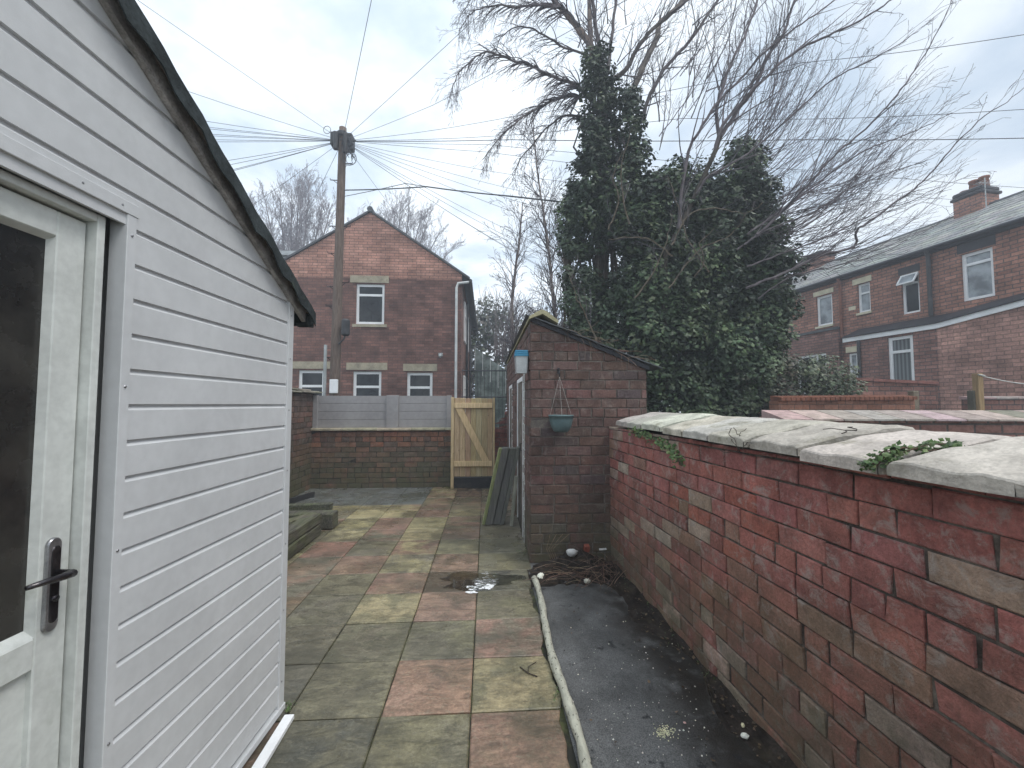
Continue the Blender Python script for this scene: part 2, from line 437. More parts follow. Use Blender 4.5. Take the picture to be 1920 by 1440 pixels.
YJ = [-2.2, -1.32, -.87, -.42, .03, .48, .93, 1.38, 1.70, 2.131, 2.571, 3.016, 3.46, 3.873, 4.32, 4.775, 5.20, 5.72, 6.13, 6.44, 6.88, 7.32, 7.80]
XJ = [-3.2, -2.78, -2.33, -1.88, -1.43, -.977, -.515, -.072, .385]
GRID = {  # rows by their near joint: colours of the columns starting at -1.88, -1.43, -.977, -.515, -.072
 1.70: [(PNK, DGR), (PNK, DGR), (DGR, DOL), (OLV, DOL), (PBR, PNK)],
 2.131: [(GRY, DGR), (GRY, DGR), (DOL, OLV), (ORG, PNK), (OLV, BUF)],
 2.571: [(GRY, OLV), (GRY, DOL), (DOL, GRY), (OLV, GRY), (GRY, PNK)],
 3.016: [(PBR, DOL), (DOL, GRY), (OLV, YOL), (PNK, PBR), (GRY, OLV)],
 3.46: [(PNK, GRY), (DOL, OLV), (PBR, PNK), (DBR, DBR), (GRY, DGR)],
 3.873: [(GRY, PBR), (PBR, PNK), (YOL, GRY), (PBR, DBR), (GRY, OLV)],
 4.32: [(RED, PNK), (OLV, GRY), (PNK, YOL), (OLV, YOL), (OLV, GRY)],
 4.775: [(YOL, OLV), (PNK, GRY), (BUF, YOL), (PNK, PBR), (GRY, OLV)],
 5.20: [(OLV, YOL), (PNK, ORG), (BUF, YOL), (PNK, OLV), (GRY, GRY)],
 5.72: [(BUF, YOL), (BUF, BUF), (PNK, PBR), (YOL, OLV), (PBR, GRY)],
 6.13: [(YOL, BUF), (ORG, BUF), (OLV, PNK), (PBR, OLV), (PBR, GRY)],
 6.44: [(BGR, BGR), (BGR, BGR), (OLV, ORG), (PBR, OLV), (GRY, PBR)],
 6.88: [(BGR, BGR), (BGR, BGR), (ORG, YOL), (PBR, DBR), (PBR, GRY)],
 7.32: [(BGR, BGR), (BGR, BGR), (YOL, PBR), (PBR, DBR), (GRY, PBR)]}
def rag(y): return .375+.018*math.sin(y*9)+.012*math.sin(y*23+1)
g = MB(); rr = random.Random(3)
def slab(x0, y0, x1, y1, t1, t2, zt=0., ragged=False):
    j = .0032; x0 += j; y0 += j; x1 -= j; y1 -= j
    dz = [rr.uniform(-.004, .003) for _ in range(4)]; b = .006
    n_ = 6 if ragged else 1; ys = [y0+(y1-y0)*k/n_ for k in range(n_+1)]
    for k in range(n_):
        ya, yb = ys[k], ys[k+1]; xa = rag(ya) if ragged else x1; xb = rag(yb) if ragged else x1
        z = lambda u, v: zt+dz[0]*(1-u)*(1-v)+dz[1]*u*(1-v)+dz[2]*u*v+dz[3]*(1-u)*v
        va, vb = k/n_, (k+1)/n_
        lo = [(x0, ya, -.02), (xa, ya, -.02), (xb, yb, -.02), (x0, yb, -.02)]
        b0 = b if k == 0 else 0; b1 = b if k == n_-1 else 0
        mid = [(x0, ya, z(0, va)-.004), (xa, ya, z(1, va)-.004), (xb, yb, z(1, vb)-.004), (x0, yb, z(0, vb)-.004)]
        up = [(x0+b, ya+b0, z(0, va)), (xa-b, ya+b0, z(1, va)), (xb-b, yb-b1, z(1, vb)), (x0+b, yb-b1, z(0, vb))]
        g.face(up, t1, t2)
        for i in range(4):
            if (i == 0 and k > 0) or (i == 2 and k < n_-1): continue
            q = (i+1) % 4
            g.face([mid[i], mid[q], up[q], up[i]], t1, t2); g.face([lo[i], lo[q], mid[q], mid[i]], t1, t2)
for r in range(len(YJ)-1):
    row = GRID.get(YJ[r])
    for c_ in range(len(XJ)-1):
        if row and c_ >= 3: t = row[c_-3]
        elif row and YJ[r] >= 6.4: t = (BGR, BGR)
        else: t = rr.choice([(GRY, OLV), (PNK, GRY), (DOL, GRY), (OLV, YOL)])
        last = c_ == len(XJ)-2
        x1 = XJ[c_+1] if not (last and YJ[r] >= 3.8) else .43
        if YJ[r] >= 5.2 and c_ >= 6 and r % 2 == 0:     # half slabs towards the gate
            ym = (YJ[r]+YJ[r+1])/2
            slab(XJ[c_], YJ[r], x1, ym, jit(t[0], .12, rr), jit(t[1], .12, rr)); slab(XJ[c_], ym, x1, YJ[r+1], jit(t[1], .12, rr), jit(t[0], .12, rr))
        else: slab(XJ[c_], YJ[r], x1, YJ[r+1], jit(t[0], .1, rr), jit(t[1], .1, rr), ragged=last and YJ[r] < 3.8)
for k in range(2):
    slab(-.072+k*.26, 7.8, .19+k*.25, 8.5, jit(GRY, .1), GRY)
tag(g.build('patio', 'paving'), kind='structure')
# tarmac strip
g = MB(); g.face([(.392, -2.2, -.004), (1.5, -2.2, -.004), (1.36, 4.05, -.004), (.392, 4.05, -.004)])
tag(g.build('tarmac_strip', 'tarmac'), kind='structure')
# soil drifted against the wall foot
g = MB(); rr = random.Random(5); NX, NY = 10, 70
def drift(i, j):
    y = -.6+4.6*j/NY; wx = 1.34-.022*y; wdt = .20+.10*math.sin(y*2.1)+.06*math.sin(y*7); x = wx-wdt*(1-i/NX)
    h = .035*(i/NX)**1.5+.012*math.sin(x*31+y*17)*(i/NX)+rr.uniform(0, .006)*(i > 0)
    return (x, y, -.008+h)
P_ = [[drift(i, j) for i in range(NX+1)] for j in range(NY+1)]
for j in range(NY):
    for i in range(NX): g.face([P_[j][i], P_[j][i+1], P_[j+1][i+1], P_[j+1][i]])
tag(g.build('soil', 'soil'), kind='structure')
# puddle
g = MB(); cc = V((-.06, 3.66, .0045)); ring = []
for k in range(36):
    t = 2*math.pi*k/36; r_ = 1+.22*math.sin(3*t+1)+.12*math.sin(7*t)+.08*math.sin(13*t+2)
    ring.append(cc+V((math.cos(t)*.33*r_, math.sin(t)*.17*r_, 0)))
g.face(ring)
tag(g.build('puddle', 'water'), kind='structure')

g = MB(); r_ = random.Random(77)  # white glare off the wet slabs, painted as flat white facets
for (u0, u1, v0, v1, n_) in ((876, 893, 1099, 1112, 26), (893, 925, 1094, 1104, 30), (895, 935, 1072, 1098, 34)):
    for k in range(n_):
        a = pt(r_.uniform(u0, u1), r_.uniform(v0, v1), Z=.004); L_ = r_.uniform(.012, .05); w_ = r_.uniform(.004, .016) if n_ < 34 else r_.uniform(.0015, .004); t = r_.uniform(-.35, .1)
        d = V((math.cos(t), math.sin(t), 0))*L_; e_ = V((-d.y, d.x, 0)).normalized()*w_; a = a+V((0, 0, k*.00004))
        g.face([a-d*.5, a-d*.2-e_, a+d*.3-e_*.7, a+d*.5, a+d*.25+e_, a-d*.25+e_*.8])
tag(g.build('painted_glare', 'window_white'), 'white glare with streaks painted on the wet slabs beside the puddle', 'painted glare', kind='stuff')
# ================================================================== SHED
SP = V((-.998, 2.154, 0)); SD = V((-.043, -1, 0)).normalized(); SN = V((1, -.043, 0)).normalized()
def S(s, n, z): return SP+SD*s+SN*n+V((0, 0, z))
shed = empty('garden_shed', S(1.5, -1.2, 0), 'white plastic clad shed with a glazed door, on the left of the slabs', 'shed')
SL, RK, SZ = 3.0, .56, 2.09     # length of gable wall, rake slope, eave height
def rk(s): return SZ+RK*(s if s <= 1.5 else 3.0-s)
def rs(z): return max(.03, (z-SZ)/RK)
pit = .1035; prof = [(0, .020), (-.0115, .003), (-.0115, 0), (0, 0)]   # bevel, groove, lip
g = MB(); k0 = -14
zz = 1.53-14*pit
zs = []
for k in range(26):
    b = zz+k*pit; pr = []
    if b+pit > rk(1.5): break
    # listing from the bottom up: groove floor, bevel out, face, lip in at the top
    pr = [(-.0095, b), (0, b+.0005), (0, b+pit-.0175), (-.0095, b+pit-.0075), (-.0095, b+pit)]
    def strip(sa, sb, clip):
        for q in range(len(pr)-1):
            (n0, a), (n1, c) = pr[q], pr[q+1]
            a_ = max(a, .03); c_ = max(c, .031)
            if clip: g.face([S(min(sb, 3.0-rs(a_)), n0, a_), S(rs(a_), n0, a_), S(rs(c_), n1, c_), S(min(sb, 3.0-rs(c_)), n1, c_)])
            else: g.face([S(sb, n0, a_), S(sa, n0, a_), S(sa, n1, c_), S(sb, n1, c_)])
    if b+pit < 2.10: strip(.03, .905, False); strip(1.93, 2.97, False)
    else: strip(0, 3., True)
g.build('cladding', 'white_plastic', shed)
g = MB()  # body behind
g.mesh([S(0, -.11, 0), S(3, -.11, 0), S(3, -2.3, 0), S(0, -2.3, 0), S(0, -.11, SZ), S(3, -.11, SZ), S(3, -2.3, SZ), S(0, -2.3, SZ), S(1.5, -.11, rk(1.5)), S(1.5, -2.3, rk(1.5))],
       [(0, 3, 7, 4), (1, 5, 6, 2), (3, 2, 6, 9, 7), (4, 8, 5), (0, 4, 5, 1)])
g.build('wall', 'white_plastic', shed)
g = MB()   # corner trim: L of white plastic
g.obox(S(-.012, -.03, .045), SD*.048, SN*.036, (0, 0, 2.04), bev=.002)
g.build('corner_trim', 'white_plastic', shed)
g = MB(); g.obox(S(-.02, -.03, .03), SD*.94, SN*.04, (0, 0, .03), bev=.002)
g.build('base_trim', 'white_plastic', shed)
g = MB()   # trim round the doorway: reveal and face
g.obox(S(.900, -.045, .05), SD*.030, SN*.051, (0, 0, 2.065), bev=.0015)
g.obox(S(1.91, -.045, .05), SD*.03, SN*.051, (0, 0, 2.065), bev=.0015)
g.obox(S(.896, -.045, 2.078), SD*1.05, SN*.053, (0, 0, .036), bev=.0015)
g.build('doorway_trim', 'white_plastic', shed)
for (s_, z_) in [(.915, .6), (.915, 1.12), (.915, 1.58), (.915, 2.02), (.95, 2.095), (1.06, 2.098), (.016, .18), (.016, .52), (.016, .84), (.016, 1.2), (.016, 1.5), (.016, 1.76), (.016, 1.98)]:
    q = MB(); q.lathe(S(s_, .0065 if s_ > .1 else .0065, z_), [(.0042, -.001), (.0042, .0008), (.003, .002), (0, .0022)], 10, axis=SN); q.build('screw', 'screw_metal', shed)
g = MB()   # dark rebate behind the frame
g.obox(S(.93, -.10, .05), SD*.98, SN*.004, (0, 0, 2.03))
g.build('rebate', 'black_paint', shed)
fr = MB()
fr.obox(S(.966, -.075, .05), SD*.022, SN*.055, (0, 0, 2.0), bev=.002)
fr.obox(S(1.87, -.075, .05), SD*.022, SN*.055, (0, 0, 2.0), bev=.002)
fr.obox(S(.988, -.075, 2.028), SD*.882, SN*.054, (0, 0, .022), bev=.002)
fr.obox(S(.955, -.075, .02), SD*.95, SN*.075, (0, 0, .03), bev=.002)
fr.build('door_frame', 'frame_plastic', shed)
dr = MB(); f0 = -.046; dp = -.035
dr.obox(S(.992, f0+dp, .06), SD*.072, SN*-dp, (0, 0, 1.962), bev=.003)      # stile
dr.obox(S(1.79, f0+dp, .06), SD*.072, SN*-dp, (0, 0, 1.962), bev=.003)
dr.obox(S(1.064, f0+dp, 1.955), SD*.726, SN*-dp, (0, 0, .067), bev=.003)    # top rail
dr.obox(S(1.064, f0+dp, .89), SD*.726, SN*-dp, (0, 0, .075), bev=.003)      # middle rail
dr.obox(S(1.064, f0+dp, .06), SD*.726, SN*-dp, (0, 0, .10), bev=.003)
dr.obox(S(1.064, f0-.028, .16), SD*.726, SN*.012, (0, 0, .73))              # lower panel
# sloped beads round the glass
def bead(a, b, inn_a, inn_b): dr.face([a, b, inn_b, inn_a])
gi = .020
g0, g1, h0, h1 = 1.064, 1.79, .965, 1.955
cs = [S(g0, f0-.002, h0), S(g1, f0-.002, h0), S(g1, f0-.002, h1), S(g0, f0-.002, h1)]
ci = [S(g0+gi*.35, f0-gi, h0+gi), S(g1-gi*.35, f0-gi, h0+gi), S(g1-gi*.35, f0-gi, h1-gi*.5), S(g0+gi*.35, f0-gi, h1-gi*.5)]
for i in range(4): dr.face([cs[i], cs[(i+1) % 4], ci[(i+1) % 4], ci[i]])
door = dr.build('door', 'frame_plastic', shed)
g = MB(); g.face([S(g0, f0-.0205, h0), S(g1, f0-.0205, h0), S(g1, f0-.0205, h1), S(g0, f0-.0205, h1)][::-1]); g.build('pane', 'glass_door', door)
g = MB()
# back plate with round ends, then lever
def plate(n0, n1, s0, w, za, zb, name, m, par):
    q = MB(); rc = w/2; ring = []
    for k in range(13): t = math.pi*k/12; ring.append((s0+rc*math.cos(t), zb-rc+rc*math.sin(t)))
    for k in range(13): t = math.pi+math.pi*k/12; ring.append((s0+rc*math.cos(t), za+rc+rc*math.sin(t)))
    a = [S(s, n0, z) for s, z in ring]; b = [S(s, n1-.003, z) for s, z in ring]
    cI = [S(s0+(s-s0)*.85, n1, (za+zb)/2+(z-(za+zb)/2)*.985) for s, z in ring]; N_ = len(ring)
    q.mesh(a+b+cI, [(i, (i+1) % N_, N_+(i+1) % N_, N_+i) for i in range(N_)]+[(N_+i, N_+(i+1) % N_, 2*N_+(i+1) % N_, 2*N_+i) for i in range(N_)]+[tuple(2*N_+i for i in range(N_))])
    return q.build(name, m, par)
pl = plate(f0+.001, f0+.009, 1.036, .034, .965, 1.195, 'handle_plate', 'screw_metal', door)
plate(f0+.009, f0+.011, 1.034, .022, .985, 1.175, 'plate_inlay', 'dark_metal', door)
q = MB(); q.tube([S(1.030, f0+.010, 1.105), S(1.030, f0+.040, 1.105), S(1.034, f0+.052, 1.106), S(1.06, f0+.056, 1.108), S(1.10, f0+.056, 1.112), S(1.135, f0+.053, 1.113)], [.010, .009, .010, .009, .0075, .0055], 10, cap=True)
q.lathe(S(1.034, f0+.010, 1.045), [(.008, 0), (.008, .006), (0, .0065)], 12, axis=SN)
q.build('handle', 'dark_metal', door, True)
# roof: two felted slopes with overhang at the gable, bargeboards below
def slope(s0, s1, n0, n1, th, lift, name, m):
    q = MB(); a = lambda s: rk(max(0, min(3, s)))+(RK*(s if s < 0 else (3-s if s > 3 else 0)))+lift
    q.hexa([S(s0, n0, a(s0)), S(s1, n0, a(s1)), S(s1, n1, a(s1)), S(s0, n1, a(s0)), S(s0, n0, a(s0)+th), S(s1, n0, a(s1)+th), S(s1, n1, a(s1)+th), S(s0, n1, a(s0)+th)][::1])
    return q.build(name, m, shed)
slope(-.12, 1.5, -2.4, .05, .018, .0, 'roof_board', 'old_timber'); slope(1.5, 3.12, -2.4, .05, .018, .0, 'roof_board', 'old_timber')
for (sa, sb) in ((-.10, 1.5), (1.5, 3.1)):
    q = MB(); a = lambda s: rk(max(0, min(3, s)))+(RK*s if s < 0 else 0)
    q.hexa([S(sa, .001, a(sa)-.062), S(sb, .001, a(sb)-.062), S(sb, .022, a(sb)-.062), S(sa, .022, a(sa)-.062), S(sa, .001, a(sa)-.002), S(sb, .001, a(sb)-.002), S(sb, .022, a(sb)-.002), S(sa, .022, a(sa)-.002)])
    q.build('bargeboard', 'barge_paint', shed)
# felt with a ragged hanging edge
q = MB(); rr = random.Random(11); NS = 60; top_ = []; lip = []; low = []; back = []
for k in range(NS+1):
    s = -.14+3.28*k/NS; z = (rk(max(0, min(3, s))) + (RK*s if s < 0 else (RK*(3-s) if s > 3 else 0)))+.021
    w = .004*math.sin(k*1.7)+rr.uniform(-.003, .003)
    back.append(S(s, -2.42, z)); top_.append(S(s, .046, z+w*.5)); lip.append(S(s, .058+w*.6, z-.006)); low.append(S(s, .060+w*.8, z-.075+w*2.2))
for k in range(NS):
    q.face([back[k], back[k+1], top_[k+1], top_[k]]); q.face([top_[k], top_[k+1], lip[k+1], lip[k]]); q.face([lip[k], lip[k+1], low[k+1], low[k]])
    d = V((0, 0, 0))-SN*.005; q.face([low[k], low[k+1], low[k+1]+d, low[k]+d]); q.face([low[k]+d, low[k+1]+d, lip[k+1]+d, lip[k]+d])
q.build('felt', 'felt', shed)
q = MB()   # lapped flap of felt at the eave corner
for i in range(13):
    a0 = -2.42+2.46*i/13
    def ev(n_, dd): 
        w = .012*math.sin(n_*9)+.008*math.sin(n_*23)
        return S(-.14-dd*.045, n_, 2.035-dd*(.075+w))
    b0 = -2.42+2.46*(i+1)/13
    q.face([ev(a0, 0), ev(b0, 0), ev(b0, .5), ev(a0, .5)]); q.face([ev(a0, .5), ev(b0, .5), ev(b0, 1)+SD*.03, ev(a0, 1)+SD*.03])
q.obox(S(-.185, -.06, 1.955), SD*.05, SN*.09, (0, 0, .075), bev=.016)
q.build('felt_flap', 'felt', shed)
q = MB(); q.obox((-.955, .9, .001), (-.02, 1.24, 0), (.046, 0, 0), (0, 0, .022), bev=.002)
q2 = q.build('plastic_strip', 'window_white'); tag(q2, 'narrow white plastic strip lying on the slabs along the shed foot', 'strip')

# ================================================================== RIGHT BOUNDARY WALL
rw = random.Random(21)
WA = V((1.225, 4.02, 0)); WB = V((1.40, -1.2, 0)); WU = (WB-WA).normalized(); WNm = V((-1, 0, 0)); WNm = (WNm-WU*WNm.dot(WU)).normalized()
bw = empty('boundary_wall', (1.4, 1.4, 0), 'long red brick garden wall with pale stone coping, on the right', 'wall')
def pal_r(u, z, r):
    y = 4.02-u; x = r.random(); f = min(1, max(0, (1.0-z)/1.0))
    reds = [A(144, 82, 76), A(136, 76, 70), A(150, 90, 82), A(130, 74, 70), A(142, 86, 84), A(148, 86, 74), A(138, 78, 76)]
    if x < .09+.07*f: c = r.choice([A(168, 156, 138), A(156, 142, 124), A(146, 132, 112)])
    elif x < .13+.16*f: c = r.choice([A(124, 104, 82), A(130, 106, 86), A(128, 100, 80), A(130, 96, 78)])
    elif x < .62 and .55 < z < 1.1 and 1.9 < y < 2.9: c = A(148, 76, 58)
    else: c = r.choice(reds)
    c = mixc(c, A(136, 86, 74), .35)
    return jit(c, .12, r)
g = MB(); bricks(g, WA, WU, WNm, 5.2, lambda u: 1.312, .0935, .25, pal_r, rnd=rw, jitter=.0055, z0=-.02, joint=.0085)
g.build('brickwork', 'brick_near', bw)
g = MB(); g.hexa([WA-V((0, 0, .03)), WB-V((0, 0, .03)), WB+V((.235, 0, -.03)), WA+V((.235, 0, -.03)), WA+V((0, 0, 1.31)), WB+V((0, 0, 1.31)), WB+V((.235, 0, 1.31)), WA+V((.235, 0, 1.31))][::1])
g.build('mortar', 'mortar_near', bw)
joints = [3.83, 3.50, 3.16, 2.80, 2.50, 2.19, 1.855, 1.54, 1.20, .80, .46, .12, -.25, -.65, -1.1]
SC = A(164, 158, 146); SC2 = A(142, 137, 126)
for k in range(len(joints)-1):
    ya, yb = joints[k]-rw.uniform(.009, .015), joints[k+1]+rw.uniform(.009, .015)
    if k in (1, 4, 5): ya -= .008
    dz = rw.uniform(-.004, .010); dx = rw.uniform(-.010, .010); zf = 1.306+dz+.025*min(1, max(0, (ya-1.2)/1.2)); x0 = 1.215+dx; skew = .09
    q = MB(); n_ = 8; m_ = 8; tin = jit(mixc(SC, SC2, rw.random()), .13, rw)
    def cp(i, j, lay):
        fx = i/n_; fy = (0, .035, .2, .35, .5, .65, .8, .965, 1)[j]; y = ya+(yb-ya)*fy+skew*fx*(-1); x = x0+.40*fx; zt = zf+.048+.075*min(fx, .8)/.8-.03*max(0, fx-.8)
        e = 0
        if i == 0: zt -= .006
        if j in (0, m_): zt -= .010
        if lay == 'top':
            w = .004*math.sin(x*40+y*31)+rw.uniform(-.0014, .0014)
            if k == 8 and fy > .72 and fx < .3:      # knocked-off corner
                w -= .030*(fy-.72)/.28*(1-fx/.3)*(1+.3*math.sin(y*90)); x += .03*(fy-.72)/.28*(1-fx/.3)
            return V((x, y, zt+w))
    P_ = [[cp(i, j, 'top') for i in range(n_+1)] for j in range(m_+1)]
    for j in range(m_):
        for i in range(n_): q.face([P_[j][i], P_[j+1][i], P_[j+1][i+1], P_[j][i+1]], tin)
    lowz = lambda p: V((p.x, p.y, zf))
    edge = [P_[j][0]+V((-.004, 0, -.006)) for j in range(m_+1)]
    for j in range(m_):
        a, b = edge[j], edge[j+1]
        q.face([P_[j][0], a, b, P_[j+1][0]], tin)
        bo = .022*max(0, (j/m_-.7))/.3 if k == 8 else 0
        q.face([a, V((a.x+bo, a.y, zf+bo*.3)), V((b.x+bo*1.4, b.y, zf+bo*.5)), b], tin)
        q.face([V((a.x, a.y, zf)), V((x0+.4, a.y, zf)), V((x0+.4, b.y, zf)), V((b.x, b.y, zf))], tin)
    for j in (0, m_):
        for i in range(n_):
            a, b = P_[j][i], P_[j][i+1]; f = [a, b, lowz(b), lowz(a)]; q.face(f if j == 0 else f[::-1], tin)
    for j in range(m_): q.face([P_[j][n_], P_[j+1][n_], lowz(P_[j+1][n_]), lowz(P_[j][n_])], tin)
    q.build('coping_stone', 'stone_coping', bw)
# ------------------------------------------------------------------ leaves
def leafquad(mb, p, n, size, tint, rnd=R, asp=.8):
    n = n.normalized(); a = n.orthogonal().normalized(); b = n.cross(a); t = rnd.uniform(0, 6.28)
    a, b = a*math.cos(t)+b*math.sin(t), b*math.cos(t)-a*math.sin(t)
    s = size; w = s*asp*.5; fold = n*s*.12
    mb.mesh([p-a*s*.5, p-a*s*.05+b*w-fold, p+a*s*.5, p-a*s*.05-b*w-fold, p], [(0, 4, 1), (4, 2, 1), (0, 3, 4), (4, 3, 2)], tint)
def rdir(rnd=R):
    while True:
        v = V((rnd.uniform(-1, 1), rnd.uniform(-1, 1), rnd.uniform(-1, 1)))
        if .05 < v.length < 1: return v.normalized()
GL = [(.045, .070, .035), (.035, .058, .03), (.06, .09, .042), (.03, .045, .028), (.08, .11, .05)]
def ivy_patch(name, label, path, count, size, spread, seed):
    r = random.Random(seed); e = MB(); st = MB(); path = [V(p) for p in path]
    root = empty(name, path[0], label, 'ivy')
    for q in range(3): st.tube([p+rdir(r)*.012 for p in path], .0025, 4, (.09, .06, .04))
    for k in range(count):
        t = r.random()*(len(path)-1); i = int(t); p = path[i].lerp(path[min(i+1, len(path)-1)], t-i)+rdir(r)*r.random()*spread
        leafquad(e, p, V((-.5, -.5, .8))+rdir(r)*.8, size*r.uniform(.6, 1.2), jit(r.choice([(.10, .16, .05), (.075, .125, .04), (.17, .22, .09), (.05, .085, .03)]), .2, r), r)
    st.build('stem', 'dead_stem', root); e.build('leaves', 'leaf', root)
ivy_patch('ivy', 'bright green ivy clump growing over the front edge of the coping stones', [(1.22, 1.26, 1.33), (1.205, 1.22, 1.345), (1.23, 1.20, 1.375), (1.27, 1.19, 1.39), (1.34, 1.17, 1.40), (1.42, 1.15, 1.41)], 260, .021, .028, 31)
ivy_patch('ivy', 'small trailing ivy sprig under the coping at the far end of the wall', [(1.20, 3.35, 1.32), (1.20, 3.05, 1.30), (1.21, 2.8, 1.27), (1.22, 2.65, 1.22), (1.23, 2.55, 1.15)], 210, .032, .05, 32)
q = MB(); r_ = random.Random(8)
for k in range(10):
    p = V((1.20, 1.90, 1.315)); pts = [p]; d = V((.2, r_.uniform(-1, 1), r_.uniform(-.3, .9)))
    for j in range(7): d = (d+rdir(r_)*.9).normalized(); p = p+d*.018; pts.append(p)
    q.tube(pts, .0016, 4, (.07, .055, .045))
tag(q.build('dead_ivy', 'dead_stem'), 'tangle of dead ivy stems stuck in a coping joint', 'ivy')
q = MB(); p = V((1.36, 1.50, 1.418)); pts = [p]
for d in [(.03, .01, .006), (.02, .03, .004), (.03, -.02, .0), (.02, .02, .004), (-.01, .03, .006), (.03, .01, 0)]: p = p+V(d); pts.append(p)
q.tube(pts, .002, 5, (.05, .04, .035)); q.tube([pts[2], pts[2]+V((-.03, .03, .006)), pts[2]+V((-.04, .06, .0))], .0015, 4, (.05, .04, .035))
tag(q.build('twig', 'dead_stem'), 'bent dark twig lying on top of the stone coping', 'twig')

# ================================================================== OUTHOUSE
OX0, OX1, OY0, OY1 = .435, 1.60, 4.03, 8.6; ZL, ZR = 2.352, 1.90
oh = empty('brick_outhouse', (1.0, 6.2, 0), 'dark brick lean-to outhouse with sloping slate roof beside the slabs', 'outhouse')
def pal_o(u, z, r):
    c = r.choice([A(86, 64, 56), A(78, 59, 52), A(94, 67, 60), A(86, 64, 56), A(90, 70, 63)])
    if r.random() < .08: c = A(78, 66, 64)
    return jit(c, .12, r)
g = MB(); bricks(g, (OX0, OY0, 0), (1, 0, 0), (0, -1, 0), OX1-OX0, lambda u: ZL+.02-(ZL-ZR)*u/(OX1-OX0), .0935, .25, pal_o, rnd=random.Random(4))
bricks(g, (OX0, OY0, 0), (0, 1, 0), (-1, 0, 0), OY1-OY0, lambda u: ZL-.02, .0935, .25, pal_o, holes=[(.75, 1.65, 0, 1.86), (2.75, 3.65, 0, 1.86)], rnd=random.Random(5))
g.build('brickwork', 'brick_outhouse', oh)
g = MB(); e_ = .001
g.mesh([(OX0, OY0, -.03), (OX1, OY0, -.03), (OX1, OY1, -.03), (OX0, OY1, -.03), (OX0, OY0, ZL), (OX1, OY0, ZR), (OX1, OY1, ZR), (OX0, OY1, ZL)],
       [(0, 1, 5, 4), (1, 2, 6, 5), (2, 3, 7, 6), (3, 0, 4, 7)]); g.build('mortar', 'mortar_pale', oh)
# roof slates in courses, sagging slightly
g = MB(); r_ = random.Random(6); sl = (ZR-ZL)/(OX1-OX0)
nrow = 6
for k in range(nrow):
    x0 = OX0-.05+(OX1+.10-OX0+.05)*k/nrow; x1 = OX0-.05+(OX1+.10-OX0+.05)*(k+1.25)/nrow; y = OY0-.07+r_.uniform(-.02, .01)
    while y < OY1:
        w = .3*r_.uniform(.9, 1.1); lift = .012+.006*k*0+r_.uniform(0, .004)
        za = ZL+sl*(x0-OX0)+.03+lift*.2; zb = ZL+sl*(x1-OX0)+.03+lift
        e1 = r_.uniform(-.012, .012)
        g.hexa([(x0, y, za), (x1+e1, y, zb), (x1+e1, y+w-.006, zb), (x0, y+w-.006, za), (x0, y, za+.009), (x1+e1, y, zb+.009), (x1+e1, y+w-.006, zb+.009), (x0, y+w-.006, za+.009)], jit((.1, .1, .1), .2, r_))
        y += w
g.build('roof', 'slate', oh)
g = MB(); g.obox((OX0-.005, OY0-.012, ZL+.045), (0, 0, -.045), (.0, -.02, 0), (OX1+.03-OX0, 0, ZR-ZL-.03)); g.build('verge_board', 'black_paint', oh)
g = MB()
for k in range(10):
    y = OY0-.085+k*.46; a = .45
    for sgn in (-1, 1):
        p0 = V((OX0+.11, y, ZL+.098)); 
    pf = [(OX0-.02, ZL+.035), (OX0+.06, ZL+.085), (OX0+.11, ZL+.105), (OX0+.16, ZL+.080), (OX0+.27, ZL-.005), (OX0+.26, ZL-.03), (OX0+.11, ZL+.06), (OX0-.02, ZL+.01)]
    a_ = [V((x, y, z)) for x, z in pf]; b_ = [V((x, y+.445, z)) for x, z in pf]; N_ = len(pf)
    g.mesh(a_+b_, [(i, N_+i, N_+(i+1) % N_, (i+1) % N_) for i in range(N_)]+[tuple(range(N_)), tuple(range(2*N_-1, N_-1, -1))], jit(A(140, 132, 100), .12, r_))
g.build('ridge_tile', 'stone_coping', oh)
for y0 in (OY0+.75, OY0+2.75):
    g = MB(); g.box((OX0-.012, y0, 0), (OX0+.06, y0+.05, 1.86)); g.box((OX0-.012, y0+.85, 0), (OX0+.06, y0+.9, 1.86)); g.box((OX0-.012, y0+.05, 1.81), (OX0+.06, y0+.85, 1.86))
    g.build('door_frame', 'window_white', oh)
    g = MB()
    for k in range(7): g.box((OX0+.022, y0+.052+k*.114, .02), (OX0+.045, y0+.052+k*.114+.11, 1.80))
    d_ = g.build('door', 'fence_plastic', oh)
    g = MB(); g.tube([(OX0+.0, y0+.14, .98), (OX0-.03, y0+.14, .98), (OX0-.03, y0+.14, 1.06), (OX0+.0, y0+.14, 1.06)], .006, 6); g.build('handle', 'dark_metal', d_)
g = MB(); g.box((OX0-.014, OY0+.55, 0), (OX0-.002, OY0+.62, 1.95)); g.build('timber_strip', 'frame_plastic', oh)
g = MB(); r_ = random.Random(90)
for k in range(22):
    t = r_.random(); x = OX0+.25+t*.85; p = V((x, OY0-.03-r_.random()*.03, ZL+sl*(x-OX0)+.03)); pts = [p]; d = V((r_.uniform(-.2, 1), r_.uniform(-.3, .05), r_.uniform(-.3, .3))); 
    for j in range(6): d = (d+rdir(r_)*.35+V((0, 0, -.14))).normalized(); p = p+d*r_.uniform(.03, .06); p.y = min(p.y, OY0-.014); pts.append(p)
    g.tube(pts, .0015, 4, jit(A(112, 94, 78), .2, r_))
tag(g.build('dead_climber', 'dead_stem'), 'dry dead climber stems hanging off the outhouse roof edge', 'dead plant', kind='stuff')
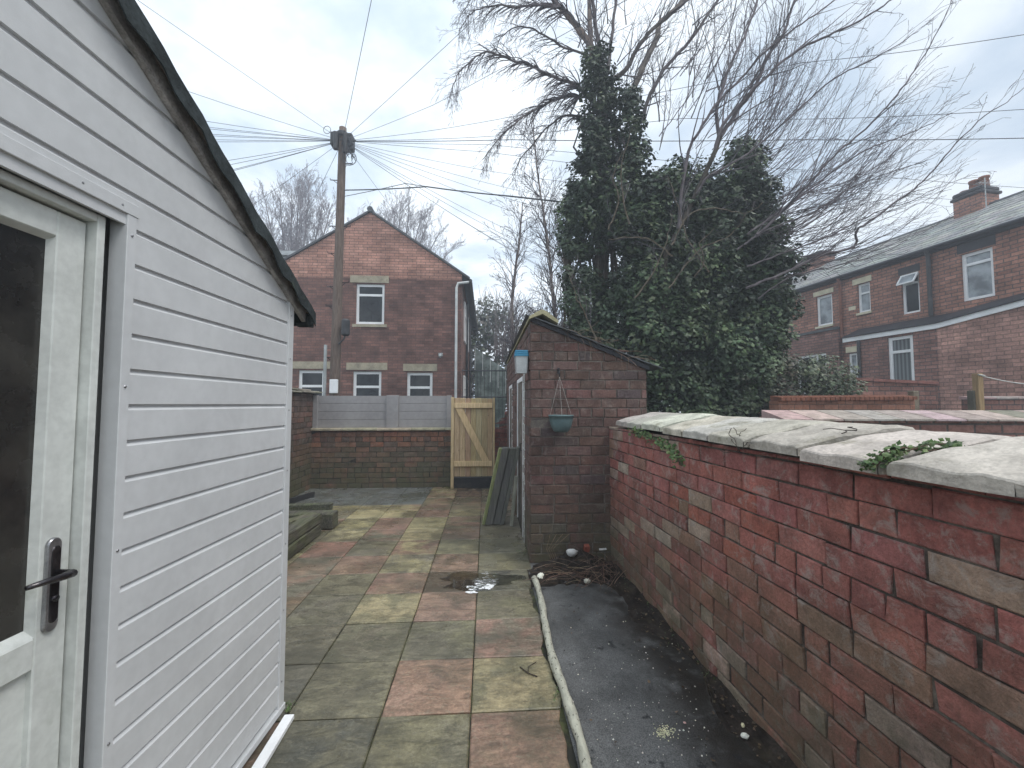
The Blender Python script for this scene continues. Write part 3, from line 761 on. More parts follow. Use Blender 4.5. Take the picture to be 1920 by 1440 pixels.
# wall lantern
c0 = V((OX0-.085, OY0+.09, 1.84)); ln = empty('wall_lantern', c0, 'blue topped box lantern fixed high on the outhouse corner', 'lantern')
g = MB(); g.hexa([c0+V((-.05, -.05, 0)), c0+V((.05, -.05, 0)), c0+V((.05, .05, 0)), c0+V((-.05, .05, 0)), c0+V((-.06, -.06, .17)), c0+V((.06, -.06, .17)), c0+V((.06, .06, .17)), c0+V((-.06, .06, .17))]); g.build('shade', 'milky_plastic', ln)
g = MB()
for sx in (-1, 1):
    for sy in (-1, 1): g.tube([c0+V((sx*.053, sy*.053, 0)), c0+V((sx*.062, sy*.062, .17))], .004, 4)
g.build('frame', 'fence_plastic', ln)
g = MB()
for k in range(3): g.obox(c0+V((-.070+.003*k, -.070+.003*k, .17+k*.021)), (.14-.006*k, 0, 0), (0, .14-.006*k, 0), (0, 0, .018), bev=.003)
g.build('cap', 'blue_plastic', ln); g = MB(); g.box((OX0-.03, OY0+.07, 1.93), (OX0, OY0+.11, 1.97)); g.build('bracket', 'black_plastic', ln)
# hanging pot
bc = V((.714, 3.905, 1.265)); hb = empty('hanging_pot', bc, 'teal plastic hanging pot on the outhouse front wall', 'plant pot')
g = MB(); g.lathe(bc, [(0, 0), (.055, 0), (.075, .012), (.098, .06), (.112, .115), (.118, .15), (.122, .15), (.122, .163), (.114, .163), (.108, .12), (.09, .05), (0, .02)], 32); g.build('pot', 'teal_plastic', hb, True)
g = MB(); g.lathe(bc+V((0, 0, .125)), [(.108, 0), (.05, .006), (0, .008)], 20); g.build('compost', 'soil', hb)
hk = V((.712, 3.965, 1.80))
g = MB(); 
for t in (0.4, 2.5, 4.6): g.tube([bc+V((.118*math.cos(t), .118*math.sin(t), .158)), (bc+hk)/2+V((.058*math.cos(t), .058*math.sin(t), .08)), hk], .0011, 4)
g.build('cord', 'cord_white', hb)
g = MB(); g.tube([(hk.x, 4.018, 1.87), (hk.x, 3.995, 1.87), (hk.x, 3.965, 1.86), (hk.x, 3.955, 1.83), (hk.x, 3.965, 1.80), (hk.x, 3.985, 1.81)], .005, 6); g.box((hk.x-.012, 4.012, 1.83), (hk.x+.012, 4.019, 1.89)); g.build('hook', 'black_plastic', hb)

# ================================================================== END WALL, FENCE, GATE
def pal_e(u, z, r):
    c = r.choice([A(104, 74, 62), A(114, 80, 64), A(92, 74, 64), A(84, 66, 56)])
    if z > .7 and r.random() < .5: c = A(122, 78, 58)
    return jit(c, .15, r)
ew = empty('end_wall', (-1.9, 7.85, 0), 'low mossy brick wall across the far end of the yard below grey panels', 'wall')
g = MB(); bricks(g, (-3.25, 7.76, 0), (1, 0, 0), (0, -1, 0), 2.60, lambda u: 1.045, .0935, .25, pal_e, rnd=random.Random(9)); g.build('brickwork', 'brick_end', ew)
g = MB(); g.box((-3.25, 7.76, -.03), (-.65, 7.98, 1.044)); g.build('mortar', 'mortar_dark', ew)
r_ = random.Random(10); x = -3.25
while x < -.66:
    w = min(.62, -.64-x); g = MB(); g.obox((x+.003, 7.70, 1.046+r_.uniform(0, .004)), (w-.006, 0, 0), (0, .32, 0), (0, 0, .045), jit(A(150, 142, 118), .1, r_), bev=.006); g.build('coping_stone', 'stone_coping', ew); x += w
pf_ = empty('panel_fence', (-1.9, 7.84, 1.09), 'grey plastic panel fence standing on the low end wall', 'fence')
for (xa, xb) in ((-3.02, -1.40), (-1.16, -.75)) if False else ((-3.13, -1.43), (-1.19, -.70)):
    pass
for (xa, xb) in ((-3.11, -1.84), (-1.64, -.72)):
    g = MB(); prf = []; zb = 1.093; hh = .595
    g.box((xa, 7.83, zb), (xb, 7.85, zb+hh))
    for k in range(4):
        za = zb+.004+k*hh/4; L_ = hh/4
        g.mesh([(xa, 7.83, za), (xb, 7.83, za), (xb, 7.826, za+.006), (xa, 7.826, za+.006), (xb, 7.827, za+L_-.004), (xa, 7.827, za+L_-.004), (xb, 7.83, za+L_-.004), (xa, 7.83, za+L_-.004)],
               [(0, 1, 2, 3), (3, 2, 4, 5), (5, 4, 6, 7)])
    g.build('panel', 'fence_plastic', pf_)
for xa in (-3.20, -1.86, -.745):
    g = MB(); g.obox((xa, 7.79, 1.092), (.22 if xa == -1.86 else .09, 0, 0), (0, .08, 0), (0, 0, .605), bev=.004); g.build('post', 'fence_plastic', pf_)
gt = empty('wooden_gate', (-.22, 7.63, .2), 'new pale timber ledged gate with one diagonal brace', 'gate')
r_ = random.Random(12); x = -.585
for k in range(7):
    w = .1005; g = MB(); g.obox((x, 7.60, .215+r_.uniform(-.004, .004)), (w-.003, 0, 0), (0, .02, 0), (0, 0, 1.43+r_.uniform(-.012, .006)), jit((.84, .82, .80), .2, r_), bev=.006); g.build('board', 'new_timber', gt); x += w+.0
for z_ in (.40, 1.46):
    g = MB(); g.obox((-.585, 7.558, z_), (.695, 0, 0), (0, .0415, 0), (0, 0, .095), (1.2, 1.18, 1.12), bev=.005); g.build('rail', 'new_timber', gt)
g = MB(); g.obox((-.565, 7.568, 1.458), (.13, 0, 0), (0, .0315, 0), (.49, 0, -.962), (1.12, 1.08, 1.0), bev=.004); g.build('brace', 'new_timber', gt)
g = MB(); g.obox((-.645, 7.58, 0), (.055, 0, 0), (0, .09, 0), (0, 0, 1.66), (1.05, 1.05, 1), bev=.004); g.build('post', 'new_timber', gt)
g = MB(); g.obox((.122, 7.58, .2), (.035, 0, 0), (0, .09, 0), (0, 0, 1.45), (.95, .95, .9), bev=.004); g.build('post', 'new_timber', gt)
g = MB(); g.obox((-.588, 7.61, 0), (.745, 0, 0), (0, .05, 0), (0, 0, .195), bev=.006)
tag(g.build('gravel_board', 'black_plastic'), 'black board filling the gap beneath the timber gate', 'board')
# left boundary wall behind the shed
lw = empty('side_wall', (-3.3, 6.0, 0), 'dark brick side wall with slate capping behind the shed', 'wall')
g = MB(); bricks(g, (-3.19, 7.76, 0), (0, -1, 0), (1, 0, 0), 5.0, lambda u: 1.72, .0935, .25, lambda u, z, r: jit(mixc(pal_e(u, .3, r), (.05, .045, .04), .35), .1, r), rnd=random.Random(13)); g.build('brickwork', 'brick_end', lw)
g = MB(); g.box((-3.42, 2.8, -.03), (-3.19, 7.98, 1.72)); g.build('mortar', 'mortar_dark', lw)
g = MB(); r_ = random.Random(14); y = 2.8
while y < 7.95:
    w = r_.uniform(.3, .5)
    for k in range(2):
        g.obox((-3.50+r_.uniform(-.02, .02), y+r_.uniform(-.02, .02), 1.722+k*.03), (.40-.06*k+r_.uniform(-.02, .02), r_.uniform(-.02, .02), r_.uniform(-.01, .03)), (0, w-.01, r_.uniform(-.012, .012)), (0, 0, .025), jit(A(130, 126, 112), .15, r_), bev=.004)
    y += w
g.build('capping', 'stone_coping', lw)
# broken brick pier beyond the gate
bp = MB()
def ptop(u): return .75+.5*round(u/.30*5)/5*.9+.1
bricks(bp, (.16, 8.62, 0), (1, 0, 0), (0, -1, 0), .40, lambda u: 1.05+1.5*int(u*9)/9, .0935, .25, lambda u, z, r: jit(A(112, 66, 56), .2, r), rnd=random.Random(15))
yw = empty('alley_wall', (.36, 8.7, 0), 'red brick wall stepping up between the gate and the outhouse', 'wall')
bp.build('brickwork', 'brick_plain', yw); g = MB()
for k in range(4): g.box((.16+k*.111, 8.62, -.03), (.16+(k+1)*.111 if k < 3 else .56, 8.8, 1.04+1.5*k/9)); 
g.build('mortar', 'mortar_pale', yw)
# ================================================================== LEANING BOARDS, PLANTERS, LOG, DEBRIS
r_ = random.Random(16)
for k, (xb, yb, mt, lb) in enumerate([(-.05, 5.30, 'green_board', 'yellow-green edged board, leftmost of the stack leaning on the outhouse'), (-.01, 5.29, 'grey_board', 'weathered grey board, second from the left in the leaning stack'),
        (.085, 5.31, 'grey_board', 'weathered grey board, third from the left in the leaning stack'), (.18, 5.28, 'grey_board', 'weathered grey board, the one nearest the outhouse wall in the leaning stack')]):
    g = MB(); w = .037 if k == 0 else (.09 if k < 3 else .045); xl = xb+.07*(k == 0)*0
    g.obox((xb, yb, .002), (w, 0, 0), (0, .16, 0), (.215, 0, .965+r_.uniform(-.015, .01)), jit((.8, .82, .78), .15, r_), bev=.004)
    tag(g.build('old_board', mt), lb, 'board', 'old boards leaning against the outhouse')
g = MB(); g.obox((.30, 5.22, .002), (.04, 0, 0), (0, .05, 0), (.06, 0, .62), (1.6, 1.6, 1.4), bev=.003); tag(g.build('short_batten', 'grey_board'), 'short pale batten propped between the board stack and the outhouse', 'batten')
for (O_, ax, ay, az, lb) in [
        ((-1.93, 3.75, .002), (0, 1.29, 0), (-.16, 0, 0), (0, 0, .13), 'mossy sleeper at ground level, long one beside the shed corner'),
        ((-1.945, 3.72, .137), (.01, 1.34, 0), (-.15, 0, 0), (0, 0, .12), 'mossy sleeper laid on top of the long one beside the shed'),
        ((-2.75, 5.22, .002), (.88, .0, 0), (0, .2, 0), (0, 0, .19), 'dark short sleeper lying crosswise past the bed'),
        ((-3.0, 5.62, .10), (.92, .10, 0), (0, .10, 0), (0, 0, .10), 'dark timber lying askew behind the crosswise sleeper'),
        ((-2.35, 4.55, .20), (.3, .5, .0), (.1, -.06, 0), (0, 0, .06), 'pale sawn block resting on the sleepers of the bed')]:
    g = MB(); g.obox(O_, ax, ay, az, jit((1.2, 1.2, 1.1), .2, r_), bev=.012); tag(g.build('sleeper', 'sleeper_wood'), lb, 'sleeper', 'old sleepers round the raised bed')
g = MB(); g.face([(-3.1, 3.7, .12), (-2.05, 3.7, .12), (-2.05, 5.15, .12), (-3.1, 5.15, .12)]); tag(g.build('bed_soil', 'soil'), kind='structure')
g = MB(); g.obox((-3.19, 5.9, .001), (.35, 1.2, 0), (.0, -.05, .0), (0, 0, .09), bev=.006); tag(g.build('edging_board', 'black_plastic'), 'dark edging board lying by the grey flags behind the shed', 'board')
# log edging
pts = []; rad = []; r_ = random.Random(17)
for k in range(46):
    y = 3.62-k*.075; x = .412+.014*math.sin(k*.35)-.004*k/45+r_.uniform(-.003, .003)
    if k < 6: x += (6-k)*.001
    pts.append((x, y, .024)); rad.append(.0235*(1+.10*math.sin(k*1.3)+r_.uniform(-.08, .10)))
g = MB(); g.tube(pts, rad, 14, A(166, 164, 146, 1.2), cap=True)
n = mat('birch_bark'); p = n.pos(); c = n.vary(n.attr(), n.noise(n.scaled(p, (3, 1, 3)), 9, 5, .7), .75, 1.2)
c = n.mix(n.ramp(n.noise(n.scaled(p, (2, 1, 2)), 32, 5, .7), .57, .63), c, (.03, .026, .022)); n.finish(c, .85, n.noise(p, 60, 4), .6, .006)
tag(g.build('log', 'birch_bark', None, True), 'long thin pale log edging the slabs beside the tarmac', 'log')
def stone(c, r, tint, label, name='stone', seed=1, rough=.16):
    g = MB(); g.blob(c, r, tint, rough, 10, 8, random.Random(seed)); o = g.build(name, 'pebble', None, True); tag(o, label, 'stone')
stone((.475, 3.60, .035), (.035, .04, .038), A(205, 203, 186), 'white rounded stone at the far end of the log', seed=3)
stone((.79, 3.80, .17), (.055, .035, .035), A(160, 160, 158), 'pale grey stone on top of the rubbish by the wall', seed=4)
stone((.86, 3.52, .03), (.03, .025, .02), A(170, 166, 150), 'small cream stone among the dead stalks', seed=5)
stone(pt(1397, 1380, Z=.012), (.018, .014, .010), A(225, 215, 190), 'small white stone on the soil at the wall foot', seed=6)
stone(pt(1398, 1366, Z=.02)+V((.0, .02, 0)), (.008, .008, .010), A(200, 190, 150), 'tiny yellowish pebble just behind the white one', seed=7)
stone(pt(1284, 1355, Z=.004), (.007, .006, .004), A(190, 150, 140), 'tiny pinkish pebble on the tarmac', seed=8)
g = MB(); r_ = random.Random(18)
for k in range(170):
    c = pt(r_.uniform(1060, 1330), r_.uniform(1150, 1435), Z=-.002); s = r_.choice([.0015, .002, .002, .003, .0045])
    if c.x > .45 and c.x < 1.2: g.blob(c, (s, s, s*.6), jit(A(190, 186, 170), .2, r_), .2, 5, 4, r_)
for k in range(160):
    c = pt(1245+r_.gauss(0, 9), 1372+r_.gauss(0, 6), Z=-.002); g.blob(c, (.0028, .0028, .002), jit(A(190, 186, 150), .15, r_), .2, 5, 3, r_)
tag(g.build('grit', 'pebble'), 'scattered pale grit on the wet tarmac', 'grit', kind='stuff')
# rubbish heap: soil mound, stalks, bits
g = MB(); N1, N2 = 26, 16
def hp(i, j):
    x = .36+.95*i/N1; y = 3.50+.50*j/N2; u, v = i/N1, j/N2
    h = .10*math.exp(-((u-.08)/.13)**2-((v-.25)/.35)**2)+.17*math.exp(-((u-.52)/.25)**2-((v-.75)/.4)**2)+.02*math.sin(x*43)*math.sin(y*37)
    edge = min(1, 6*min(u, 1-u+.1, v)); return (x, y, -.012+max(0, h)*edge+r_.uniform(0, .008)*edge)
P_ = [[hp(i, j) for i in range(N1+1)] for j in range(N2+1)]
for j in range(N2):
    for i in range(N1): g.face([P_[j][i], P_[j][i+1], P_[j+1][i+1], P_[j+1][i]])
tag(g.build('rubbish_heap', 'soil'), 'heap of dark soil and rotted leaves at the outhouse foot', 'heap', kind='stuff')
g = MB()
for k in range(150):
    if k < 85: p = V((1.02+r_.gauss(0, .09), 3.68+r_.gauss(0, .10), .05+r_.random()*.10)); d = V((r_.gauss(0, 1), r_.gauss(-.3, 1), r_.gauss(.0, .35)))
    else: p = V((r_.uniform(.48, 1.0), 3.60+r_.gauss(0, .06), .02+r_.random()*.08)); d = V((r_.choice([-1, 1]), r_.gauss(0, .35), r_.gauss(.05, .25)))
    pts = [p]; d.normalize(); L_ = r_.uniform(.05, .18)
    for j in range(5): d = (d+rdir(r_)*.12+V((0, 0, -.09))).normalized(); p = p+d*L_/3; p.z = max(p.z, .004); pts.append(p)
    g.tube(pts, r_.uniform(.001, .002), 4, jit(r_.choice([A(104, 80, 64), A(84, 66, 54), A(136, 114, 92), A(76, 56, 46)]), .2, r_))
for k in range(4):
    p = V((.62+.02*k, 3.93, .05)); g.tube([p, p+V((-.05, -.02, .12)), p+V((-.02+.04*k, -.04, .26))], .002, 4, A(130, 104, 84))
tag(g.build('dead_stalks', 'dead_stem'), 'dry brown dead stalks spilling over the heap beside the wall', 'dead plant', kind='stuff')
for (x, y, z, s, t, lb) in [(1.06, 3.86, .17, (.07, .02, .006), A(150, 148, 144), 'pale flat scrap lying on the heap near the wall corner'), (.93, 3.90, .14, (.05, .06, .05), A(120, 60, 44), 'reddish broken brick lump on the heap')]:
    g = MB(); g.obox((x, y, z-.01), (s[0], .01, 0), (0, s[1], .01), (.005, 0, s[2]), t, bev=.002); tag(g.build('scrap', 'pebble'), lb, 'scrap')
g = MB(); r_ = random.Random(91)
for k in range(420):
    y = r_.uniform(.8, 3.9); x = 1.34-.022*y-abs(r_.gauss(0, .10)); 
    if r_.random() < .15: x = r_.uniform(.45, 1.25)
    leafquad(g, V((x, y, .010+.03*max(0, 1-(1.3-x)/.2)*r_.random())), V((0, 0, 1))+rdir(r_)*.5, r_.uniform(.008, .026), jit(r_.choice([(.06, .04, .025), (.10, .065, .035), (.035, .028, .02), (.14, .10, .06)]), .25, r_), r_)
for k in range(120):
    x = OX0-abs(r_.gauss(0, .16)); y = r_.uniform(5.6, 7.6); leafquad(g, V((x, y, .006)), V((0, 0, 1))+rdir(r_)*.4, r_.uniform(.01, .04), jit((.05, .035, .02), .3, r_), r_)
tag(g.build('leaf_litter', 'leaf'), 'brown leaf litter gathered along the foot of the brick wall', 'leaf litter', kind='stuff')
g = MB()
for (cx, cy, n_, sp_) in [(-.985, 2.20, 22, .012), (1.24, 3.1, 22, .03), (1.27, 2.35, 18, .03), (1.26, 2.7, 16, .05), (.40, 3.3, 14, .03), (.385, 2.2, 12, .03), (-.66, 7.6, 30, .05), (.40, 4.3, 24, .05), (1.22, 3.5, 26, .05)]:
    for k in range(n_):
        p = V((cx+r_.gauss(0, sp_), cy+r_.gauss(0, sp_*1.6), .004)); d = V((r_.gauss(0, .5), r_.gauss(0, .5), 1)).normalized(); L_ = r_.uniform(.012, .04)
        g.tube([p, p+d*L_*.6, p+d*L_+V((d.x, d.y, -.3))*L_*.3], [.0012, .001, .0004], 3, jit((.08, .12, .035), .3, r_)); leafquad(g, p+d*L_*.7, d+rdir(r_)*.5, L_*.5, jit((.08, .12, .04), .3, r_), r_)
tag(g.build('weeds', 'leaf'), 'tiny green weeds and moss tufts sprouting along joints and wall feet', 'weeds', kind='stuff')
g = MB()   # twig on the slab
g.tube([(.20, 2.46, .004), (.24, 2.40, .006), (.29, 2.37, .004)], .003, 5, (.04, .03, .025)); g.tube([(.24, 2.40, .006), (.25, 2.46, .004), (.30, 2.50, .004)], .002, 5, (.04, .03, .025))
tag(g.build('twig', 'dead_stem'), 'small forked twig lying on the slab by the log', 'twig')

# ================================================================== GABLE HOUSE
HY = 14.0; HX0, HX1 = -7.2, -.86; AP = (-3.97, 8.08); ER = (HX1, 5.99); 
gh = empty('gable_house', (-4, 19, 0), 'brick end-gable house behind the pole with orange brick gable', 'house')
EL = (HX0, 6.05)
g = MB()
W_ = [(-4.40, -3.46, 4.23, 5.60), (-4.45, -3.52, 1.2, 2.63), (-2.67, -1.82, 1.2, 2.60), (-6.22, -5.38, 1.2, 2.66)]
# front wall built in strips round the openings, with reveals
def wall_with_holes(mb, x0, x1, ztop, holes, mapf, depth=.10, zbot=0.):
    xs = sorted({x0, x1, *[h[0] for h in holes], *[h[1] for h in holes]})
    zs = sorted({zbot, *[h[2] for h in holes], *[h[3] for h in holes]})
    zcap = max(zs)
    for i in range(len(xs)-1):
        a, b = xs[i], xs[i+1]
        for j in range(len(zs)-1):
            c, d = zs[j], zs[j+1]; m = ((a+b)/2, (c+d)/2)
            if any(h[0] < m[0] < h[1] and h[2] < m[1] < h[3] for h in holes): continue
            mb.face([mapf(a, 0, c), mapf(b, 0, c), mapf(b, 0, d), mapf(a, 0, d)])
        t = ztop(a, b)      # polygon tops
        mb.face([mapf(a, 0, zcap), mapf(b, 0, zcap)]+[mapf(x, 0, z) for x, z in t])
    for (a, b, c, d) in holes:
        mb.face([mapf(a, 0, c), mapf(a, 0, d), mapf(a, depth, d), mapf(a, depth, c)]); mb.face([mapf(b, 0, c), mapf(b, depth, c), mapf(b, depth, d), mapf(b, 0, d)])
        mb.face([mapf(a, 0, d), mapf(b, 0, d), mapf(b, depth, d), mapf(a, depth, d)]); mb.face([mapf(a, 0, c), mapf(a, depth, c), mapf(b, depth, c), mapf(b, 0, c)])
def gz(x): return AP[1]-(x-AP[0])*(AP[1]-ER[1])/(ER[0]-AP[0]) if x > AP[0] else AP[1]-(AP[0]-x)*(AP[1]-EL[1])/(AP[0]-EL[0])
def gtop(a, b):
    r = [(b, gz(b))]
    if a < AP[0] < b: r.append(AP)
    return r+[(a, gz(a))]
wall_with_holes(g, HX0, HX1, gtop, W_, lambda x, d, z: (x, HY+d, z))
g.face([(HX1, HY, 0), (HX1, 26, 0), (HX1, 26, ER[1]), (HX1, HY, ER[1])]); g.face([(HX0, 26, 0), (HX0, HY, 0), (HX0, HY, EL[1]), (HX0, 26, EL[1])])
g.face([(HX1, 26, 0), (HX0, 26, 0), (HX0, 26, EL[1]), (AP[0], 26, AP[1]), (HX1, 26, ER[1])])
g.build('wall', 'facade_gable', gh)
def roofslab(mb, x0, z0, x1, z1, y0, y1, th, tint=(1, 1, 1)):
    mb.hexa([(x0, y0, z0), (x1, y0, z1), (x1, y1, z1), (x0, y1, z0), (x0, y0, z0+th), (x1, y0, z1+th), (x1, y1, z1+th), (x0, y1, z0+th)], tint)
g = MB(); roofslab(g, AP[0], AP[1]+.01, HX1+.28, ER[1]-.17, HY-.06, 26.1, .07); roofslab(g, HX0-.25, EL[1]-.14, AP[0], AP[1]+.01, HY-.06, 26.1, .07)
rf = g.build('roof', 'slate', gh)
g = MB(); g.tube([(AP[0], HY-.10, AP[1]+.08), (AP[0], 26.1, AP[1]+.08)], .10, 8, cap=True); g.build('ridge', 'slate', rf)
g = MB(); g.tube([(HX1+.30, HY-.05, ER[1]-.22), (HX1+.30, 26, ER[1]-.22)], .06, 8, cap=True); g.build('gutter', 'black_plastic', gh)
# barge strips
def W(parent, mapf, x0, x1, z0, z1, glass='glass_dark', trans=(.33,), fw=.06, sill=None, lint=None, mull=(), openlight=False, fmat='window_white', d=.06):
    """window: frame with bars; trans = bar heights as fraction from top, mull = bars across as fractions"""
    q = MB()
    def bar(a, b, c, dd, n0=d-.005, n1=d+.05): 
        q.hexa([mapf(a, n1, c), mapf(b, n1, c), mapf(b, n0, c), mapf(a, n0, c), mapf(a, n1, dd), mapf(b, n1, dd), mapf(b, n0, dd), mapf(a, n0, dd)])
    bar(x0, x0+fw, z0, z1); bar(x1-fw, x1, z0, z1); bar(x0+fw, x1-fw, z1-fw, z1); bar(x0+fw, x1-fw, z0, z0+fw)
    for t in trans: zc = z1-(z1-z0)*t; bar(x0+fw, x1-fw, zc-fw*.45, zc+fw*.45)
    for t in mull: xc = x0+(x1-x0)*t; bar(xc-fw*.45, xc+fw*.45, z0+fw, z1-fw, d-.003, d+.048)
    o = q.build('window', fmat, parent)
    q = MB(); q.face([mapf(x0, d+.03, z0), mapf(x1, d+.03, z0), mapf(x1, d+.03, z1), mapf(x0, d+.03, z1)]); q.build('pane', glass, o)
    if lint:
        q = MB(); a, b, c, dd = lint; q.hexa([mapf(a, .04, c), mapf(b, .04, c), mapf(b, -.02, c), mapf(a, -.02, c), mapf(a, .04, dd), mapf(b, .04, dd), mapf(b, -.02, dd), mapf(a, -.02, dd)]); q.build('lintel', sill or 'lintel_stone', o)
    if sill:
        q = MB(); q.hexa([mapf(x0-.04, .06, z0-.07), mapf(x1+.04, .06, z0-.07), mapf(x1+.04, -.05, z0-.07), mapf(x0-.04, -.05, z0-.07), mapf(x0-.04, .06, z0-.002), mapf(x1+.04, .06, z0-.002), mapf(x1+.04, -.05, z0-.002), mapf(x0-.04, -.05, z0-.002)]); q.build('sill', sill, o)
    return o
mf = lambda x, d, z: (x, HY+d, z)
W(gh, mf, *W_[0][:2], *W_[0][2:], trans=(.27,), fw=.085, lint=(-4.60, -3.32, 5.64, 5.88))
W(gh, mf, -4.45, -3.52, 1.2, 2.63, trans=(.36,), fw=.09, lint=(-4.67, -3.33, 2.68, 2.92))
W(gh, mf, -2.67, -1.82, 1.2, 2.60, trans=(.36,), fw=.09, lint=(-2.80, -1.67, 2.65, 2.89))
W(gh, mf, -6.22, -5.38, 1.2, 2.66, trans=(.36,), fw=.09, lint=(-6.45, -5.12, 2.71, 2.95))
g = MB(); g.box((-4.5, HY-.03, 4.13), (-3.36, HY+.05, 4.225)); g.build('sill', 'lintel_stone', gh)
g = MB(); g.tube([(-.86+.25, HY-.02, 5.72), (-.98, HY-.06, 5.66), (-1.03, HY-.07, 5.5), (-1.03, HY-.07, 0)], .045, 8); g.build('downpipe', 'pale_pipe', gh)
for (y, z0, z1) in [(15.2, 1.2, 2.6), (15.4, 3.9, 5.4), (17.6, 1.2, 2.6), (17.8, 3.9, 5.4), (20.5, 3.9, 5.4), (23, 3.9, 5.4)]:
    mr = lambda u, d, z: (HX1-d+.02, u, z)
    W(gh, mr, y, y+.9, z0, z1, d=-.03)
for y in (16.4, 19.5):
    g = MB(); g.tube([(HX1+.08, y, 5.6), (HX1+.08, y, 0)], .05, 8); g.build('downpipe', 'black_plastic', gh)
g = MB(); g.box((-1.62, HY-.10, 3.16), (-1.48, HY, 3.26)); g.tube([(-1.55, HY-.10, 3.2), (-1.55, HY-.22, 3.12)], .04, 8, cap=True); g.build('security_lamp', 'grey_pipe', gh)
# further roof glimpsed to the left of the gable
fh = empty('far_house', (-9.5, 20, 0), 'far pale roofed house just left of the orange gable', 'house')
g = MB(); g.box((-13, 18, 0), (-8.3, 24, 7.9)); g.build('wall', 'grey_pipe', fh)
g = MB(); g.box((-13.2, 17.8, 7.9), (-8.1, 24.2, 7.98)); g.box((-13.1, 17.9, 7.98), (-8.2, 24.1, 8.12)); g.build('roof', 'grey_pipe', fh)

# ================================================================== TERRACE
TP = V((12.437, 9.059, 0)); TD = V((11.843-12.437, 13.895-9.059, 0)).normalized(); TN = V((-TD.y, TD.x, 0))  # TN towards the yard
def T(u, d, z): return TP+TD*u-TN*d+V((0, 0, z))      # d positive = into the house
tr = empty('terrace_row', T(4, 3, 0), 'long row of red brick terraced houses with grey slate roof, right side', 'terrace')
U0, U1 = -9.0, 11.0
TW = [(4.29, 4.89, 4.30, 5.37), (3.03, 3.42, 4.47, 5.40), (1.70, 2.15, 4.15, 5.30), (.12, .75, 4.19, 5.42), (6.2, 6.75, 4.30, 5.37), (7.6, 8.1, 4.4, 5.37)]
g = MB(); wall_with_holes(g, U0, U1, lambda a, b: [(b, 5.83), (a, 5.83)], TW, T)
g.face([T(U0, 0, 0), T(U0, 5.4, 0), T(U0, 5.4, 5.83), T(U0, 2.7, 7.42), T(U0, 0, 5.83)]); g.face([T(U1, 0, 0), T(U1, 0, 5.83), T(U1, 2.7, 7.42), T(U1, 5.4, 5.83), T(U1, 5.4, 0)]); g.face([T(U0, 5.4, 0), T(U1, 5.4, 0), T(U1, 5.4, 5.83), T(U0, 5.4, 5.83)])
g.build('wall', 'facade_terrace', tr)
g = MB(); rs_ = random.Random(40); nr = 11
for sd in (0, 1):
    for k in range(nr):
        d0 = -.18+2.9*k/nr; d1 = -.18+2.9*(k+1.15)/nr; f = lambda d: 5.80+(d+.18)*.575
        u = U0-.1-rs_.random()*.3
        while u < U1:
            w = .34; tl = rs_.uniform(0, .012)
            a, b = (d0, d1) if sd == 0 else (5.4-d0, 5.4-d1)
            c = [T(u, a, f(d0)+tl+.02), T(u+w-.008, a, f(d0)+tl+.02), T(u+w-.008, b, f(d1)+.008), T(u, b, f(d1)+.008)]
            if sd: c = c[::-1]
            g.face(c, jit((1, 1, 1), .2, rs_)); 
            if sd == 0: g.face([c[1], c[0], c[0]-V((0, 0, .02)), c[1]-V((0, 0, .02))])
            u += w
n = mat('slate_tiles'); p = n.pos(); c = n.mix(1., n.mix(n.ramp(n.noise(p, 1.3, 6, .7), .4, .65), (.21, .215, .21), (.32, .325, .30)), n.attr(), 'MULTIPLY'); n.finish(n.vary(c, n.noise(p, 14, 5), .7, 1.3), .75, n.noise(p, 40, 4), .4, .01)
rf = g.build('roof', 'slate_tiles', tr)
g = MB(); g.tube([T(U0, 2.7, 7.43), T(U1, 2.7, 7.43)], .09, 8, cap=True); g.build('ridge', 'slate', rf)
g = MB(); g.obox(T(U0, .03, 5.70), TD*(U1-U0), TN*.10, (0, 0, .12)); g.tube([T(U0, -.16, 5.80), T(U1, -.16, 5.80)], .055, 8, cap=True); g.build('gutter', 'black_paint', tr)
for (u0, u1, zt, pots, lb) in [(1.62, 2.30, 8.04, (1.74, 1.98, 2.2), 0), (6.75, 7.8, 8.0, (), 1)]:
    g = MB(); g.obox(T(u0, 2.35, 6.9), TD*(u1-u0), -TN*.7, (0, 0, zt-6.9-.24), bev=.01); g.build('chimney', 'facade_terrace', rf); ch = rf.children[-1]
    g = MB(); g.obox(T(u0-.05, 2.30, zt-.24), TD*(u1-u0+.10), -TN*.8, (0, 0, .09), bev=.02); g.obox(T(u0-.02, 2.33, zt-.149), TD*(u1-u0+.04), -TN*.74, (0, 0, .14), bev=.04); g.build('chimney_cap', 'black_paint', rf)
    for pu in pots:
        g = MB(); c_ = T(pu, 2.7, zt-.01); s_ = 1 if pu < 2.1 else .35; g.lathe(c_, [(.11, 0), (.115, .05), (.10, .25*s_), (.12, .27*s_), (.12, .33*s_), (.08, .33*s_), (.08, .1)], 12); g.build('chimney_pot', 'clay', rf, True)
g = MB(); a = T(1.5, 2.3, 7.2); g.tube([a, a+V((0, 0, .95))], .015, 5); g.tube([a+V((-.2, 0, .8)), a+V((.25, 0, .8))], .01, 4)
for k in range(5): g.tube([a+V((-.2+k*.1, -.12, .8)), a+V((-.2+k*.1, .12, .8))], .006, 4)
g.build('aerial', 'grey_pipe', rf)
W(tr, T, *TW[0], glass='glass_net', trans=(), fw=.075, sill='render_cream', lint=(4.22, 4.98, 5.40, 5.56))
W(tr, T, *TW[1], glass='glass_net', trans=(.33,), fw=.06, sill='render_cream', lint=(2.97, 3.56, 5.42, 5.60))
o3 = W(tr, T, *TW[2], glass='glass_dark', trans=(.24,), fw=.06)
